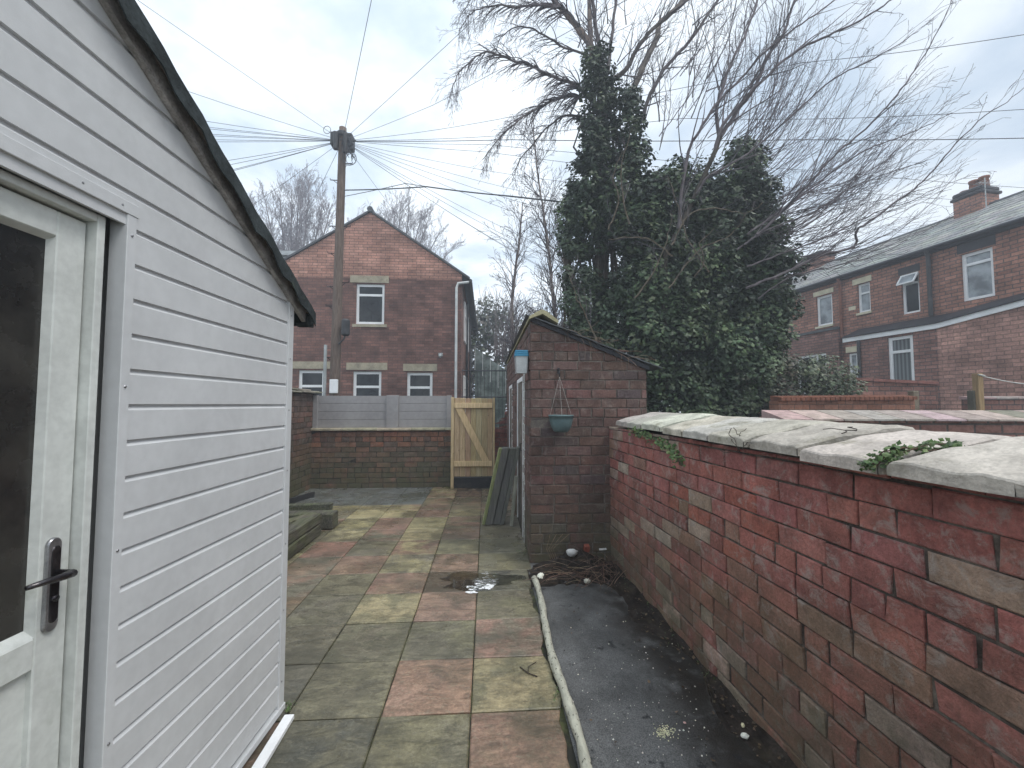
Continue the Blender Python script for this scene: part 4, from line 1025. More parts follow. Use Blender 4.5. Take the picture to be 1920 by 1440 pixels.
g = MB(); a, b, zt, zb = 1.70, 2.15, 5.28, 5.02     # top light pushed open
for (p0, p1) in ((a, a+.04), (b-.04, b)): g.hexa([T(p0, .02, zt), T(p1, .02, zt), T(p1, -.02, zt), T(p0, -.02, zt), T(p0, -.16, zb), T(p1, -.16, zb), T(p1, -.20, zb), T(p0, -.20, zb)][::1])
g.obox(T(a, -.16, zb-.02), TD*(b-a), TN*.03, (0, 0, .04)); g.obox(T(a, .02, zt-.02), TD*(b-a), TN*.04, (0, 0, .04)); sash = g.build('opening_light', 'window_white', tr)
g = MB(); g.face([T(a, .0, zt), T(b, .0, zt), T(b, -.18, zb), T(a, -.18, zb)]); g.build('pane', 'glass_net', sash)
W(tr, T, *TW[3], glass='glass_net', trans=(.24,), fw=.075)
W(tr, T, *TW[4], glass='glass_net', trans=(.3,), fw=.05, sill='render_cream', lint=(6.1, 6.85, 5.40, 5.56)); W(tr, T, *TW[5], glass='glass_dark', trans=(.3,), fw=.05, sill='render_cream')
g = MB(); g.obox(T(1.66, .02, 5.33), TD*.55, TN*.03, (0, 0, .20)); g.build('lintel', 'black_paint', tr)
g = MB(); g.obox(T(.05, .02, 5.45), TD*.76, TN*.03, (0, 0, .24)); g.build('lintel', 'black_paint', tr)
g = MB(); g.obox(T(3.50, .02, 4.62), TD*.22, TN*.03, (0, 0, .12)); g.build('vent_plate', 'render_cream', tr)
g = MB(); g.tube([T(3.93, -.16, 5.8), T(3.93, -.08, 5.6), T(3.93, -.08, 3.75)], .045, 8); g.build('downpipe', 'clay', tr)
g = MB(); g.tube([T(1.40, -.16, 5.8), T(1.40, -.08, 5.6), T(1.40, -.08, 3.95)], .05, 8); g.build('downpipe', 'black_plastic', tr)
# kitchen extension with white fascia
E = lambda u, d, z: T(u, d-.6, z)
TE = [(1.50, 2.13, 1.3, 3.44), (3.02, 3.28, 1.3, 3.12)]
def exttop(a, b):
    f = lambda u: 3.50 if u > .93 else 3.50+(.93-u)*.13
    return [(b, f(b)), (a, f(a))]
kx = MB(); wall_with_holes(kx, .93, 3.35, exttop, TE, E); kx.face([E(3.35, 0, 0), E(3.35, .6, 0), E(3.35, .6, 3.5), E(3.35, 0, 3.5)][::-1])
kx.build('extension_wall', 'facade_extension', tr)
kx = MB(); wall_with_holes(kx, -3.4, .927, exttop, [], lambda u, d, z: E(u, d-.02, z)); kx.face([E(.927, -.02, 0), E(.927, .1, 0), E(.927, .1, 3.4), E(.927, -.02, 3.4)]); kx.face([E(-3.4, -.02, 0), E(-3.4, -.02, 4.06), E(-3.4, .6, 4.4), E(-3.4, .6, 0)]); kx.build('side_wall', 'facade_pale', tr)
f = lambda u: 3.50 if u > .93 else 3.50+(.93-u)*.13
fa = MB(); rfx = MB()
for (ua, ub) in ((-3.4, .93), (.93, 3.42)):
    fa.hexa([E(ua, -.06, f(ua)), E(ub, -.06, f(ub)), E(ub, -.02, f(ub)), E(ua, -.02, f(ua)), E(ua, -.06, f(ua)+.13), E(ub, -.06, f(ub)+.13), E(ub, -.02, f(ub)+.13), E(ua, -.02, f(ua)+.13)][::1])
    rfx.hexa([E(ua, -.09, f(ua)+.132), E(ub, -.09, f(ub)+.132), E(ub, .6, f(ub)+.42), E(ua, .6, f(ua)+.42), E(ua, -.09, f(ua)+.16), E(ub, -.09, f(ub)+.16), E(ub, .6, f(ub)+.46), E(ua, .6, f(ua)+.46)])
fa.build('fascia', 'window_white', tr); rfx.build('extension_roof', 'black_paint', tr)
W(tr, E, *TE[0], glass='glass_blind', trans=(.20,), fw=.085, d=.03)
W(tr, E, *TE[1], glass='glass_net', trans=(.38,), fw=.05, d=.03, sill='render_cream', lint=(2.98, 3.36, 3.16, 3.34))
g = MB(); g.tube([E(2.93, -.05, 3.5), E(2.93, -.05, 0)], .045, 8); g.build('downpipe', 'black_plastic', tr)
# second extension, flat dark roof
E2 = lambda u, d, z: T(u, d-.15, z)
TF = [(4.45, 5.60, 1.9, 3.30)]
g = MB(); wall_with_holes(g, 3.99, 6.4, lambda a, b: [(b, 4.06), (a, 4.06)], TF, E2); g.face([E2(3.99, 0, 0), E2(3.99, .15, 0), E2(3.99, .15, 4.06), E2(3.99, 0, 4.06)][::-1]); g.build('extension_wall', 'facade_extension', tr)
g = MB(); g.obox(E2(3.95, .14, 4.062), TD*2.5, TN*.2, (0, 0, .07)); g.build('parapet', 'slate', tr)
W(tr, E2, *TF[0], glass='glass_dark', trans=(), mull=(.33,), fw=.07, d=.03)

# ================================================================== NEIGHBOURS' WALLS
def crosswall(name, label, A_, B_, za, zb, th, fmat, cap_t, cap_m, capn, capw=.30, caph=.05, zbase=-.03, rise=.03):
    A_, B_ = V(A_), V(B_); r = random.Random(len(label)); root = empty(name, ((A_.x+B_.x)/2, (A_.y+B_.y)/2, 0), label, 'wall')
    g = MB(); U = (B_-A_); Lw = U.length; U = U/Lw; Nn = V((-U.y, U.x, 0))
    g.hexa([A_+V((0, 0, zbase)), B_+V((0, 0, zbase)), B_+Nn*th+V((0, 0, zbase)), A_+Nn*th+V((0, 0, zbase)), A_+V((0, 0, za)), B_+V((0, 0, zb)), B_+Nn*th+V((0, 0, zb)), A_+Nn*th+V((0, 0, za))])
    g.build('wall', fmat, root)
    for k in range(capn):
        a = Lw*k/capn+.007; b = Lw*(k+1)/capn-.007; z0 = za+(zb-za)*a/Lw+.002; z1 = za+(zb-za)*b/Lw+.002; q = MB()
        o0 = A_+U*a-Nn*.05; tn = jit(cap_t(r), .2, r)
        q.hexa([o0+V((0, 0, z0)), o0+U*(b-a)+V((0, 0, z1)), o0+U*(b-a)+Nn*capw+V((0, 0, z1)), o0+Nn*capw+V((0, 0, z0)), o0+V((0, 0, z0+caph)), o0+U*(b-a)+V((0, 0, z1+caph)), o0+U*(b-a)+Nn*capw+V((0, 0, z1+caph+rise)), o0+Nn*capw+V((0, 0, z0+caph+rise))], tn)
        q.build('coping_stone', cap_m, root)
PKC = lambda r: r.choice([A(150, 128, 120), A(146, 136, 126), A(128, 122, 108), A(156, 136, 128)])
crosswall('garden_wall', 'neighbouring dark wall topped with sloping pinkish coping slabs', (3.02, 4.05, 0), (7.4, 3.55, 0), 1.36, 1.36, .22, 'facade_extension', PKC, 'stone_coping', 15, .42, .018, rise=.085)
crosswall('garden_wall', 'orange brick wall with soldier course top behind the pinkish copings', (4.45, 6.0, 0), (6.66, 6.0, 0), 1.58, 1.60, .22, 'facade_orange', lambda r: A(150, 100, 74), 'clay', 28, .25, .05)
crosswall('garden_wall', 'higher brick wall with rounded red coping below the white framed window', (7.45, 8.0, 0), (9.45, 8.05, 0), 2.02, 1.94, .25, 'facade_extension', lambda r: A(150, 92, 84), 'red_coping', 4, .36, .06)
crosswall('garden_wall', 'short dark wall with pink capping at the right edge behind the timber post', (8.9, 7.0, 0), (12.2, 6.6, 0), 1.62, 1.62, .2, 'facade_extension', PKC, 'stone_coping', 9, .3, .03)
g = MB(); r_ = random.Random(44); root = None
for k in range(26):
    g.obox((r_.uniform(6.75, 7.7), 6.1+r_.uniform(0, .4), r_.uniform(.0, 1.35)), (r_.uniform(.12, .4), r_.uniform(-.05, .05), r_.uniform(-.05, .05)), (0, .25, 0), (.0, 0, r_.uniform(.1, .22)), jit(r_.choice([A(120, 108, 84), A(96, 84, 68), A(140, 128, 100), A(90, 66, 54)]), .2, r_), bev=.015)
g.obox((6.72, 6.2, 0), (1.05, 0, 0), (0, .25, 0), (0, 0, 1.35), A(80, 72, 58)); g.obox((6.70, 6.05, 0), (.10, 0, 0), (0, .1, 0), (0, 0, 1.74), A(110, 100, 84), bev=.01); g.obox((7.72, 6.05, 0), (.10, 0, 0), (0, .1, 0), (0, 0, 1.75), A(84, 80, 68), bev=.01)
tag(g.build('broken_wall', 'stone_coping'), 'tumbledown rubble wall between two short stone posts', 'wall')
g = MB(); a = pt(1838, 700, Y=6.0); g.obox((a.x-.04, 6.0, 0), (.09, 0, 0), (0, .09, 0), (0, 0, a.z), (1.2, 1.2, 1.1), bev=.006); tag(g.build('timber_post', 'post_wood'), 'upright timber post holding the washing line', 'post')
g = MB(); b = pt(1990, 722, Y=5.6); pts = [V((a.x, 6.02, a.z-.03)).lerp(b, t)+V((0, 0, -.05*math.sin(math.pi*t))) for t in [k/10 for k in range(11)]]; g.tube(pts, .008, 4); g.tube([(a.x-.05, 5.99, a.z-.02), (a.x+.06, 5.99, a.z-.04)], .012, 5)
tag(g.build('washing_line', 'cord_white'), 'pale washing line running right from the timber post', 'line')
# ================================================================== POLE AND WIRES
pb = V((-3.80, 10.5, 0)); ph = V((-3.712, 10.5, 8.64)); pol = empty('telegraph_pole', pb, 'tall wooden telegraph pole in front of the brick gable', 'pole')
g = MB(); g.tube([pb.lerp(ph, k/10) for k in range(11)], [.135-.0045*k for k in range(11)], 16, cap=True); g.build('pole', 'pole_wood', pol, True)
def pp(z): return pb.lerp(ph, z/8.64)
g = MB(); c = pp(8.25)
g.obox(c+V((-.27, -.14, -.14)), (.2, 0, 0), (0, .28, 0), (0, 0, .36), bev=.03); g.obox(c+V((.08, -.14, -.20)), (.2, 0, 0), (0, .28, 0), (0, 0, .40), bev=.03)
g.lathe(c+V((0, 0, .12)), [(.12, 0), (.15, .03), (.15, .12), (.12, .15)], 14); g.tube([c+V((-.12, -.17, .16)), c+V((-.1, -.17, -.28))], .06, 10, cap=True); g.tube([c+V((.12, -.17, .12)), c+V((.14, -.17, -.36))], .055, 10, cap=True)
g.build('junction_box', 'black_plastic', pol)
g = MB(); r_ = random.Random(50)
for k in range(40):
    q_ = c+V((r_.uniform(.05, .3), -.16+r_.uniform(-.04, .04), r_.uniform(-.38, .12))); pts = [q_]
    for j in range(4): pts.append(pts[-1]+V((r_.uniform(-.08, .08), r_.uniform(-.02, .02), r_.uniform(-.12, .05))))
    g.tube(pts, .008, 4)
for (cx, cz, rr_) in ((.28, -.52, .13), (.24, -.50, .17), (-.33, .22, .09)):
    g.tube([c+V((cx+rr_*math.cos(t*.524), -.16, cz+rr_*1.1*math.sin(t*.524))) for t in range(13)], .008, 5)
g.build('cable_coil', 'wire_black', pol)
for (z, sd) in [(7.25, -1), (6.05, -1), (6.05, 1), (5.35, -1), (4.5, -1), (3.4, 1), (4.0, -1), (2.7, -1), (4.6, 1), (7.7, 1)]:
    g = MB(); a = pp(z); g.tube([a, a+V((sd*.27, -.02, 0)), a+V((sd*.27, -.02, .04))], .012, 5); g.tube([a+V((0, -.0, -.16)), a+V((sd*.2, -.02, 0))], .008, 4); g.build('step', 'dark_metal', pol)
g = MB(); a = pp(3.46)+V((.27, -.14, -.18)); g.lathe(a, [(0, -.06), (.06, -.06), (.10, -.02), (.10, .0), (.10, .32), (.08, .36), (0, .37)], 16); g.tube([a, a+V((-.04, .0, -.14)), a+V((-.17, .02, -.26))], .02, 6); g.build('cable_closure', 'black_plastic', pol)
g = MB(); a = pp(2.0); g.obox(a+V((-.06, -.20, -.20)), (.2, 0, 0), (0, .05, 0), (0, 0, .34), bev=.01); g.build('sign_plate', 'window_white', pol)
g = MB(); g.tube([(a.x-.2, 10.38, 0), (a.x-.2, 10.38, 3.0)], .04, 8); g.build('conduit', 'grey_pipe', pol)
hd = pp(8.30)
def wire(mids, label, r=.0055, sag=.25, start=None, group='wires fanning out from the pole head'):
    if len(mids) > 2 and 'ending' not in label and not start: mids = mids+[mids[-1]+(mids[-1]-mids[-2]).normalized()*8]
    pts0 = [start or hd]+mids; pts = []
    for k in range(len(pts0)-1):
        a, b = pts0[k], pts0[k+1]; n_ = 10
        for j in range(n_ + (k == len(pts0)-2)): t = j/n_; pts.append(a.lerp(b, t)+V((0, 0, -sag*math.sin(math.pi*t)*(b-a).length/20)))
    g = MB(); g.tube(pts, r, 4); tag(g.build('overhead_wire', 'wire_black'), label, 'wire', group)
LF = 'thin wire fanning left from the pole head to behind the shed roof'
for (u, v) in [(388, 215), (395, 229), (396, 233), (400, 245), (403, 249), (410, 258), (415, 263), (430, 294), (438, 303), (445, 314), (444, 317)]:
    a = pt(u-60 if v < 270 else u-50, v+(-3 if v < 270 else 9), Y=9.5); b = hd+(a-hd)*2.2; wire([b], LF, sag=.2)
wire([hd+(pt(360, 166, Y=9)-hd)*2], 'thin wire meeting the shed roof highest of those on the left', sag=.3)
wire([hd+(pt(262, 0, Y=8)-hd)*1.6], 'thin wire climbing steeply to the top left corner above the shed', sag=.1)
wire([hd+(pt(696, 0, Y=7.0)-hd)*1.5], 'thin wire rising almost straight up from the pole head', sag=.1)
wire([hd+(pt(895, 28, Y=7.5)-hd)*1.6], 'thin wire climbing to the upper right towards the birch top', sag=.1)
wire([pt(810, 198, Y=8.5), pt(900, 150, Y=7.6), pt(1100, 40, Y=6)], 'thin wire rising gently right behind the drooping birch branches', sag=.1)
wire([pt(960, 219, Y=8.8), pt(1500, 118, Y=6.6), pt(1920, 65, Y=5.2), pt(2200, 40, Y=4.6)], 'long thin wire reaching the top right edge of the sky', sag=.25)
wire([pt(1280, 222, Y=7.6), pt(1920, 205, Y=6.0), pt(2200, 190, Y=5)], 'long thin wire crossing level behind the tree to the right edge', sag=.3)
wire([pt(960, 262, Y=9), pt(1500, 262, Y=8), pt(1920, 259, Y=7), pt(2200, 250, Y=6)], 'nearly level wire running through the branches to the right', sag=.1, r=.009)
wire([pt(912, 271, Y=9.2), pt(1560, 322, Y=9), pt(1920, 352, Y=9), pt(2100, 365, Y=9)], 'wire dropping past the terrace chimney on the right', sag=.1)
wire([pt(912, 285, Y=9.4), pt(1400, 345, Y=10), pt(1800, 375, Y=10.5)], 'wire ending at the big terrace chimney', sag=.05)
RF = 'thin wire fanning down right from the pole head into the trees'
for (u, v) in [(960, 320), (960, 347), (942, 362), (932, 379), (917, 407), (905, 413), (892, 422), (925, 442)]:
    a = pt(u, v, Y=11.5); wire([hd+(a-hd)*1.6], RF, sag=.35)
wire([hd+(pt(722, 372, Y=12)-hd)*1.8], 'thin wire dropping right of the pole towards the gable peak', sag=.1)
wire([hd+(pt(500, 365, Y=11.5)-hd)*1.6], 'thin wire dropping left over the bare tree', sag=.1)
wire([hd+(pt(600, 350, Y=12)-hd)*1.8], 'short thin wire dropping just left of the pole', sag=.1)
wire([pt(800, 350, Y=9.8), pt(960, 368, Y=9.2), pt(1180, 388, Y=8.4)], 'thicker black cable leaving the pole below the head towards the ivy', r=.016, sag=.15, start=pp(7.0), group='cables on the pole shaft')
wire([pt(760, 344, Y=10), pt(960, 369, Y=9.3), pt(1180, 391, Y=8.5)], 'second slack cable just below the thick one on the pole shaft', r=.009, sag=.1, start=pp(6.82), group='cables on the pole shaft')

# ================================================================== TREES
def smooth(pts, n=5):
    P = [V(p) for p in pts]; out = []
    for i in range(len(P)-1):
        p0, p1, p2, p3 = P[max(i-1, 0)], P[i], P[i+1], P[min(i+2, len(P)-1)]
        for k in range(n):
            t = k/n; out.append(.5*((2*p1)+(p2-p0)*t+(2*p0-5*p1+4*p2-p3)*t*t+(-p0+3*p1-3*p2+p3)*t**3))
    out.append(P[-1]); return out
BK = [(.12, .105, .115), (.15, .13, .135), (.09, .08, .09)]
def twig(mb, p, d, L, r, lev, rnd, trop, kink=.25, branch=2.2, tint=None, spread=.75, minr=.0028):
    tint = tint or jit(rnd.choice(BK), .15, rnd); n_ = max(3, min(9, int(L/.12)+2)); pts = [p]; q = p; st = L/n_; d = d.normalized(); rads = [r]
    for k in range(n_):
        d = (d+rdir(rnd)*kink*.55+trop*(.35 if lev else .2)).normalized(); q = q+d*st; pts.append(q); rads.append(max(minr, r*(1-.75*(k+1)/n_)))
        if lev > 0 and k > 0:
            m = branch/n_*2
            while m > 0:
                if rnd.random() < m:
                    sd = rdir(rnd); sd = (sd-d*sd.dot(d)).normalized()
                    twig(mb, q, d+sd*spread*rnd.uniform(.6, 1.3), L*rnd.uniform(.35, .62)*(1-.45*k/n_), rads[-1]*.62, lev-1, rnd, trop, kink, branch, tint, spread, minr)
                m -= 1
    mb.tube(pts, rads, 3 if r < .01 else (4 if r < .03 else 7), tint)
def limb(mb, pts, r0, r1, rnd, tint, sides=7):
    P = smooth(pts, 5); P = [p+rdir(rnd)*.012 for p in P]; mb.tube(P, [r0+(r1-r0)*k/(len(P)-1) for k in range(len(P))], sides, tint); return P
def side(mb, P, r0, r1, step, L, rnd, trop, lev=2, start=.15, bias=None, spread=.8, **kw):
    acc = 0; tot = sum((P[i+1]-P[i]).length for i in range(len(P)-1)); run = 0
    for i in range(len(P)-1):
        seg = P[i+1]-P[i]; run += seg.length; acc += seg.length
        if run/tot < start: continue
        while acc > step:
            acc -= step; d = seg.normalized(); sd = rdir(rnd)
            if bias: sd = sd+bias
            sd = (sd-d*sd.dot(d)).normalized(); f = run/tot; r = (r0+(r1-r0)*f)
            twig(mb, P[i]+seg*rnd.random(), d+sd*spread*rnd.uniform(.5, 1.3), L*rnd.uniform(.55, 1.15)*(1-.4*f), min(r*.6, .016), lev, rnd, trop, **kw)
PX = lambda L, Y0, Y1=None: [pt(u, v, Y=Y0+((Y1 or Y0)-Y0)*k/max(1, len(L)-1)) for k, (u, v) in enumerate(L)]
# --- silver birch
bi = empty('birch_tree', (2.15, 7.9, 0), 'tall bare birch with drooping left branches, its trunk wrapped in ivy', 'tree')
r_ = random.Random(60); tk = MB(); br = MB(); TB = (.17, .14, .12); TD_ = (.14, .12, .12)
P = limb(tk, [V((2.15, 7.9, 0)), pt(1128, 700, Y=7.9), pt(1130, 560, Y=7.9), pt(1127, 350, Y=7.9), pt(1130, 240, Y=7.9), pt(1127, 160, Y=7.9)], .17, .085, r_, TB, 10)
tk.build('trunk', 'bark', bi, True)
T0 = pt(1127, 160, Y=7.9)
LB = []
def addl(L, Y0, Y1, r0, r1, step, Ln, trop, lev=2, tint=TD_, start=.1, **kw):
    P = limb(br, PX(L, Y0, Y1), r0, r1, r_, tint); side(br, P, r0, r1, step, Ln, r_, trop, lev, start, **kw)
DR = V((-.12, 0, -.45)); UPR = V((.10, 0, .16)); UP = V((0, 0, .25))
addl([(1127, 165), (1125, 100), (1110, 0), (1095, -120)], 7.9, 7.6, .06, .02, .22, .8, UP)
addl([(1135, 165), (1150, 150), (1177, 127), (1200, 83), (1243, 37), (1280, 7), (1330, -60)], 7.8, 7.2, .055, .02, .18, .9, UPR, tint=(.13, .11, .10))
addl([(1127, 120), (1090, 60), (1060, 25), (1040, 3), (1000, -60)], 7.9, 7.7, .07, .03, .2, .9, UP, tint=(.26, .20, .17))
addl([(1110, 110), (1107, 60), (1104, 0), (1100, -90)], 8.1, 8.1, .06, .03, .2, .8, UP, tint=(.24, .19, .16))
addl([(1140, 140), (1147, 70), (1155, 0), (1170, -80)], 8.0, 8.0, .04, .02, .22, .7, UP)
addl([(1170, 220), (1190, 160), (1230, 73), (1237, 43), (1273, 10), (1310, -60)], 8.1, 8.0, .07, .04, .25, .9, UPR, tint=(.20, .17, .145))
addl([(1205, 230), (1210, 200), (1243, 133), (1293, 77), (1340, 10), (1390, -60)], 7.8, 7.3, .045, .02, .2, .9, UPR)
addl([(1110, 190), (1077, 157), (1033, 143), (997, 123), (960, 113), (913, 97), (880, 117), (857, 143), (843, 185)], 7.9, 7.1, .035, .005, .036, .62, DR, lev=2, kink=.22, spread=.75, minr=.0021)
addl([(1110, 185), (1073, 180), (1033, 190), (1000, 207), (967, 230), (933, 263), (905, 300)], 7.9, 7.2, .030, .005, .034, .60, DR, lev=2, kink=.22, spread=.75, minr=.0021)
addl([(1085, 50), (1060, 20), (1017, 10), (967, 13), (927, 10), (883, 25), (860, 60)], 7.8, 7.0, .03, .005, .036, .65, DR, lev=2, kink=.22, spread=.75, minr=.0021)
addl([(1060, 25), (1010, -20), (950, -40), (900, -20), (870, 20)], 7.8, 7.0, .03, .006, .06, .7, DR, lev=2, kink=.3)
addl([(1100, 100), (1060, 90), (1010, 60), (975, 50), (940, 70), (925, 110)], 8.0, 7.6, .025, .005, .07, .6, DR, lev=2, kink=.3)
addl([(1110, 230), (1070, 215), (1030, 235), (1000, 270), (975, 300), (960, 330)], 8.0, 7.6, .025, .005, .06, .55, DR, lev=2, kink=.3)
for k in range(34):
    u, v = r_.uniform(1080, 1400), r_.uniform(20, 280); s_ = pt(u, v, Y=8); twig(br, s_, V((r_.uniform(-.4, 1), r_.uniform(-.6, .3), r_.uniform(.5, 1.4))), r_.uniform(.9, 1.8), .014, 2, r_, UP*.6)
br.build('crown', 'bark', bi)
# --- bare tree fanning right
bt = empty('bare_tree', (3.1, 6.9, 0), 'bare multi-stemmed tree fanning its branches up to the right', 'tree')
r_ = random.Random(61); tk = MB(); br = MB(); TBB = (.15, .125, .10)
limb(tk, [V((3.1, 6.9, 0)), pt(1245, 640, Y=6.8), pt(1248, 520, Y=6.7), pt(1250, 473, Y=6.6), pt(1283, 410, Y=6.5), pt(1300, 373, Y=6.5), pt(1333, 300, Y=6.4), pt(1350, 257, Y=6.4)], .05, .036, r_, (.075, .065, .055), 9); tk.build('trunk', 'bark', bt, True)
UR = V((.10, -.03, .10))
def addr(L, Y0, Y1, r0, r1, step=.13, Ln=.9, trop=UR, lev=2, start=.08, **kw): addl(L, Y0, Y1, r0, r1, step*1.7, Ln*1.35, trop, lev, (.14, .12, .125), start, **{'kink': .13, 'branch': 1.25, 'spread': .55, **kw})
addr([(1350, 257), (1383, 207), (1417, 160), (1437, 110), (1467, 67), (1487, 10), (1510, -60)], 6.4, 6.0, .036, .014)
addr([(1270, 430), (1287, 300), (1310, 247), (1350, 187), (1380, 157), (1433, 100), (1480, 60), (1540, 20), (1600, -30)], 6.5, 5.8, .028, .008)
addr([(1340, 290), (1357, 233), (1413, 167), (1487, 100), (1553, 67), (1613, 37), (1667, 3), (1720, -30)], 6.4, 5.8, .03, .008)
addr([(1420, 440), (1467, 397), (1513, 350), (1563, 293), (1613, 250), (1663, 200), (1707, 143), (1753, 70), (1785, 0)], 6.4, 5.6, .024, .005)
addr([(1400, 540), (1450, 520), (1540, 480), (1600, 463), (1607, 433), (1633, 413), (1697, 367), (1737, 333), (1780, 283), (1847, 217), (1880, 197), (1925, 160)], 6.4, 5.4, .024, .004, .16, .55)
addr([(1400, 440), (1467, 393), (1547, 333), (1613, 287), (1680, 260), (1740, 235), (1785, 210)], 6.5, 5.8, .018, .004, .14, .7)
addr([(1350, 257), (1345, 200), (1370, 120), (1400, 60), (1420, 0), (1430, -60)], 6.4, 6.5, .03, .012)
addr([(1300, 373), (1330, 330), (1400, 290), (1470, 230), (1560, 150), (1640, 110), (1720, 60)], 6.5, 5.6, .022, .005)
addr([(1380, 470), (1440, 430), (1520, 400), (1600, 350), (1680, 320), (1740, 300)], 6.5, 5.9, .016, .004, .13, .6)
addr([(1400, 500), (1480, 470), (1560, 440), (1640, 400), (1700, 380), (1760, 350)], 6.5, 5.9, .016, .004, .13, .55)
addr([(1420, 560), (1480, 520), (1560, 500), (1640, 480), (1700, 450)], 6.5, 6.0, .013, .004, .13, .5)
for k in range(80):     # whips fanning out of the ivy
    v = r_.uniform(240, 520); u = r_.uniform(1300, 1400+ (v-240)*.35); f_ = (v-240)/280; a = math.radians(70-48*f_+r_.uniform(-16, 16)); L_ = r_.uniform(190, 330+150*f_)
    p_ = [(u+L_*t*math.cos(a)+15*math.sin(math.pi*t)*math.sin(a), v-L_*t*math.sin(a)+30*math.sin(math.pi*t)) for t in (0, .33, .66, 1)]
    y0 = r_.uniform(7.0, 8.2); addr(p_, y0, y0-r_.uniform(-.4, .9), .009, .003, .20, .60, lev=1, minr=.0024)
for L in [[(1260, 460), (1290, 405), (1330, 390), (1365, 395), (1400, 400), (1430, 380)], [(1255, 540), (1310, 470), (1370, 440), (1400, 400)], [(1190, 560), (1230, 500), (1250, 450), (1260, 400)], [(1120, 640), (1093, 580), (1079, 555), (1068, 513)],
          [(1140, 430), (1160, 380), (1150, 330), (1170, 280)], [(1330, 510), (1290, 450), (1270, 380), (1250, 330)], [(1260, 480), (1220, 450), (1180, 445), (1140, 450)], [(1300, 520), (1320, 490), (1312, 455), (1340, 430)], [(1180, 420), (1165, 350), (1168, 300), (1185, 240)]]:
    addl(L, 6.3, 6.0, .013, .004, .22, .5, UP*.4, 1, (.14, .115, .085))
for k in range(36):     # long lower whips reaching over the terrace
    u, v = r_.uniform(1440, 1560), r_.uniform(360, 540); eu, ev_ = u+r_.uniform(130, 300), v-r_.uniform(40, 230)
    p_ = [(u, v), (u+(eu-u)*.35, v+(ev_-v)*.22), (u+(eu-u)*.72, v+(ev_-v)*.6), (eu, ev_)]; y0 = r_.uniform(6.4, 7.8)
    addr(p_, y0, y0-.3, .007, .0028, .17, .5, lev=1, minr=.0022)
for k in range(26):     # upright whips in the crown's top
    u, v = r_.uniform(1230, 1460), r_.uniform(140, 300); a = math.radians(r_.uniform(48, 100)); L_ = r_.uniform(150, 300)
    p_ = [(u+L_*t*math.cos(a)+14*math.sin(math.pi*t), v-L_*t*math.sin(a)) for t in (0, .33, .66, 1)]; y0 = r_.uniform(6.8, 8.0)
    addr(p_, y0, y0, .009, .003, .16, .6, lev=1, minr=.0024)
br.build('crown', 'bark', bt)
# --- foliage masses
def inpoly(x, y, P):
    c = False; j = len(P)-1
    for i in range(len(P)):
        if (P[i][1] > y) != (P[j][1] > y) and x < (P[j][0]-P[i][0])*(y-P[i][1])/(P[j][1]-P[i][1])+P[i][0]: c = not c
        j = i
    return c
from mathutils import noise as mnoise
def foliage(mb, poly, Yc, depth, ncl, per, size, rnd, cr=(.16, .34), pal=GL, sp=1., carve=-.34):
    """clumps of leaves filling a crown of real depth; the outline is measured at the crown's middle"""
    x0, x1 = min(p[0] for p in poly), max(p[0] for p in poly); y0, y1 = min(p[1] for p in poly), max(p[1] for p in poly); k = 0; cx = (x0+x1)/2
    while k < ncl:
        u, v = rnd.uniform(x0, x1), rnd.uniform(y0, y1)
        if not inpoly(u, v, poly): continue
        k += 1
        # distance to outline gives the local depth of the crown
        dd = min(abs(u-x) if abs(v-y) < 60 else 999 for x, y in poly); 
        w = rnd.choice([-1, -1, -1, 0, 1])*depth*rnd.uniform(.2, 1)
        c = pt(u, v, Y=Yc+w*.5)
        nv = mnoise.noise(c*1.1/(Yc/7.5)+V((3.1, 0, 0)))
        if nv < carve and rnd.random() < .85: continue
        R_ = rnd.uniform(*cr)*(1.1 if nv > .1 else .85); tone = mixc(rnd.choice(pal), rnd.choice(pal), rnd.random()); tone = tuple(q*(.75+.9*max(0, nv+.2)) for q in tone); n_ = int(per*(R_/cr[1])**2*rnd.uniform(.6, 1.2))
        for j in range(n_):
            d = rdir(rnd); p = c+V((d.x*R_, d.y*R_, d.z*R_*.8))*rnd.uniform(.5, 1.05)**.7
            nn = d*.7+V((0, -.25, .75))+rdir(rnd)*.6
            leafquad(mb, p, nn, size*rnd.uniform(.45, 1.45), jit(tone, .28, rnd), rnd)
iv = empty('ivy', (2.3, 7.5, 0), 'thick dark ivy column climbing the birch trunk behind the outhouse', 'ivy')
r_ = random.Random(70); lf = MB()
POL1 = [(1105, 75), (1138, 80), (1150, 150), (1185, 175), (1200, 230), (1215, 300), (1240, 340), (1250, 420), (1250, 560), (1240, 700), (1230, 800), (1130, 800), (1120, 690), (1075, 580), (1050, 500), (1048, 430), (1068, 350), (1088, 270), (1096, 200), (1100, 130)]
foliage(lf, POL1, 7.5, 1.3, 700, 150, .075, r_, (.12, .26), carve=-.42); lf.build('leaves', 'leaf', iv)
st = MB()
for k in range(26): st.tube([V((2.2+r_.gauss(0, .3), 7.7+r_.gauss(0, .2), 0)), pt(1130+r_.gauss(0, 50), 500+r_.gauss(0, 30), Y=7.6), pt(1130+r_.gauss(0, 25), 300+r_.gauss(0, 60), Y=7.8), pt(1125+r_.gauss(0, 14), 120, Y=7.9)], [.03, .025, .018, .008], 5, (.07, .055, .045))
st.build('stem', 'bark', iv)
ev = empty('evergreen_tree', (3.9, 7.0, 0), 'broad dark evergreen tree filling the middle right behind the wall', 'tree')
r_ = random.Random(71); lf = MB()
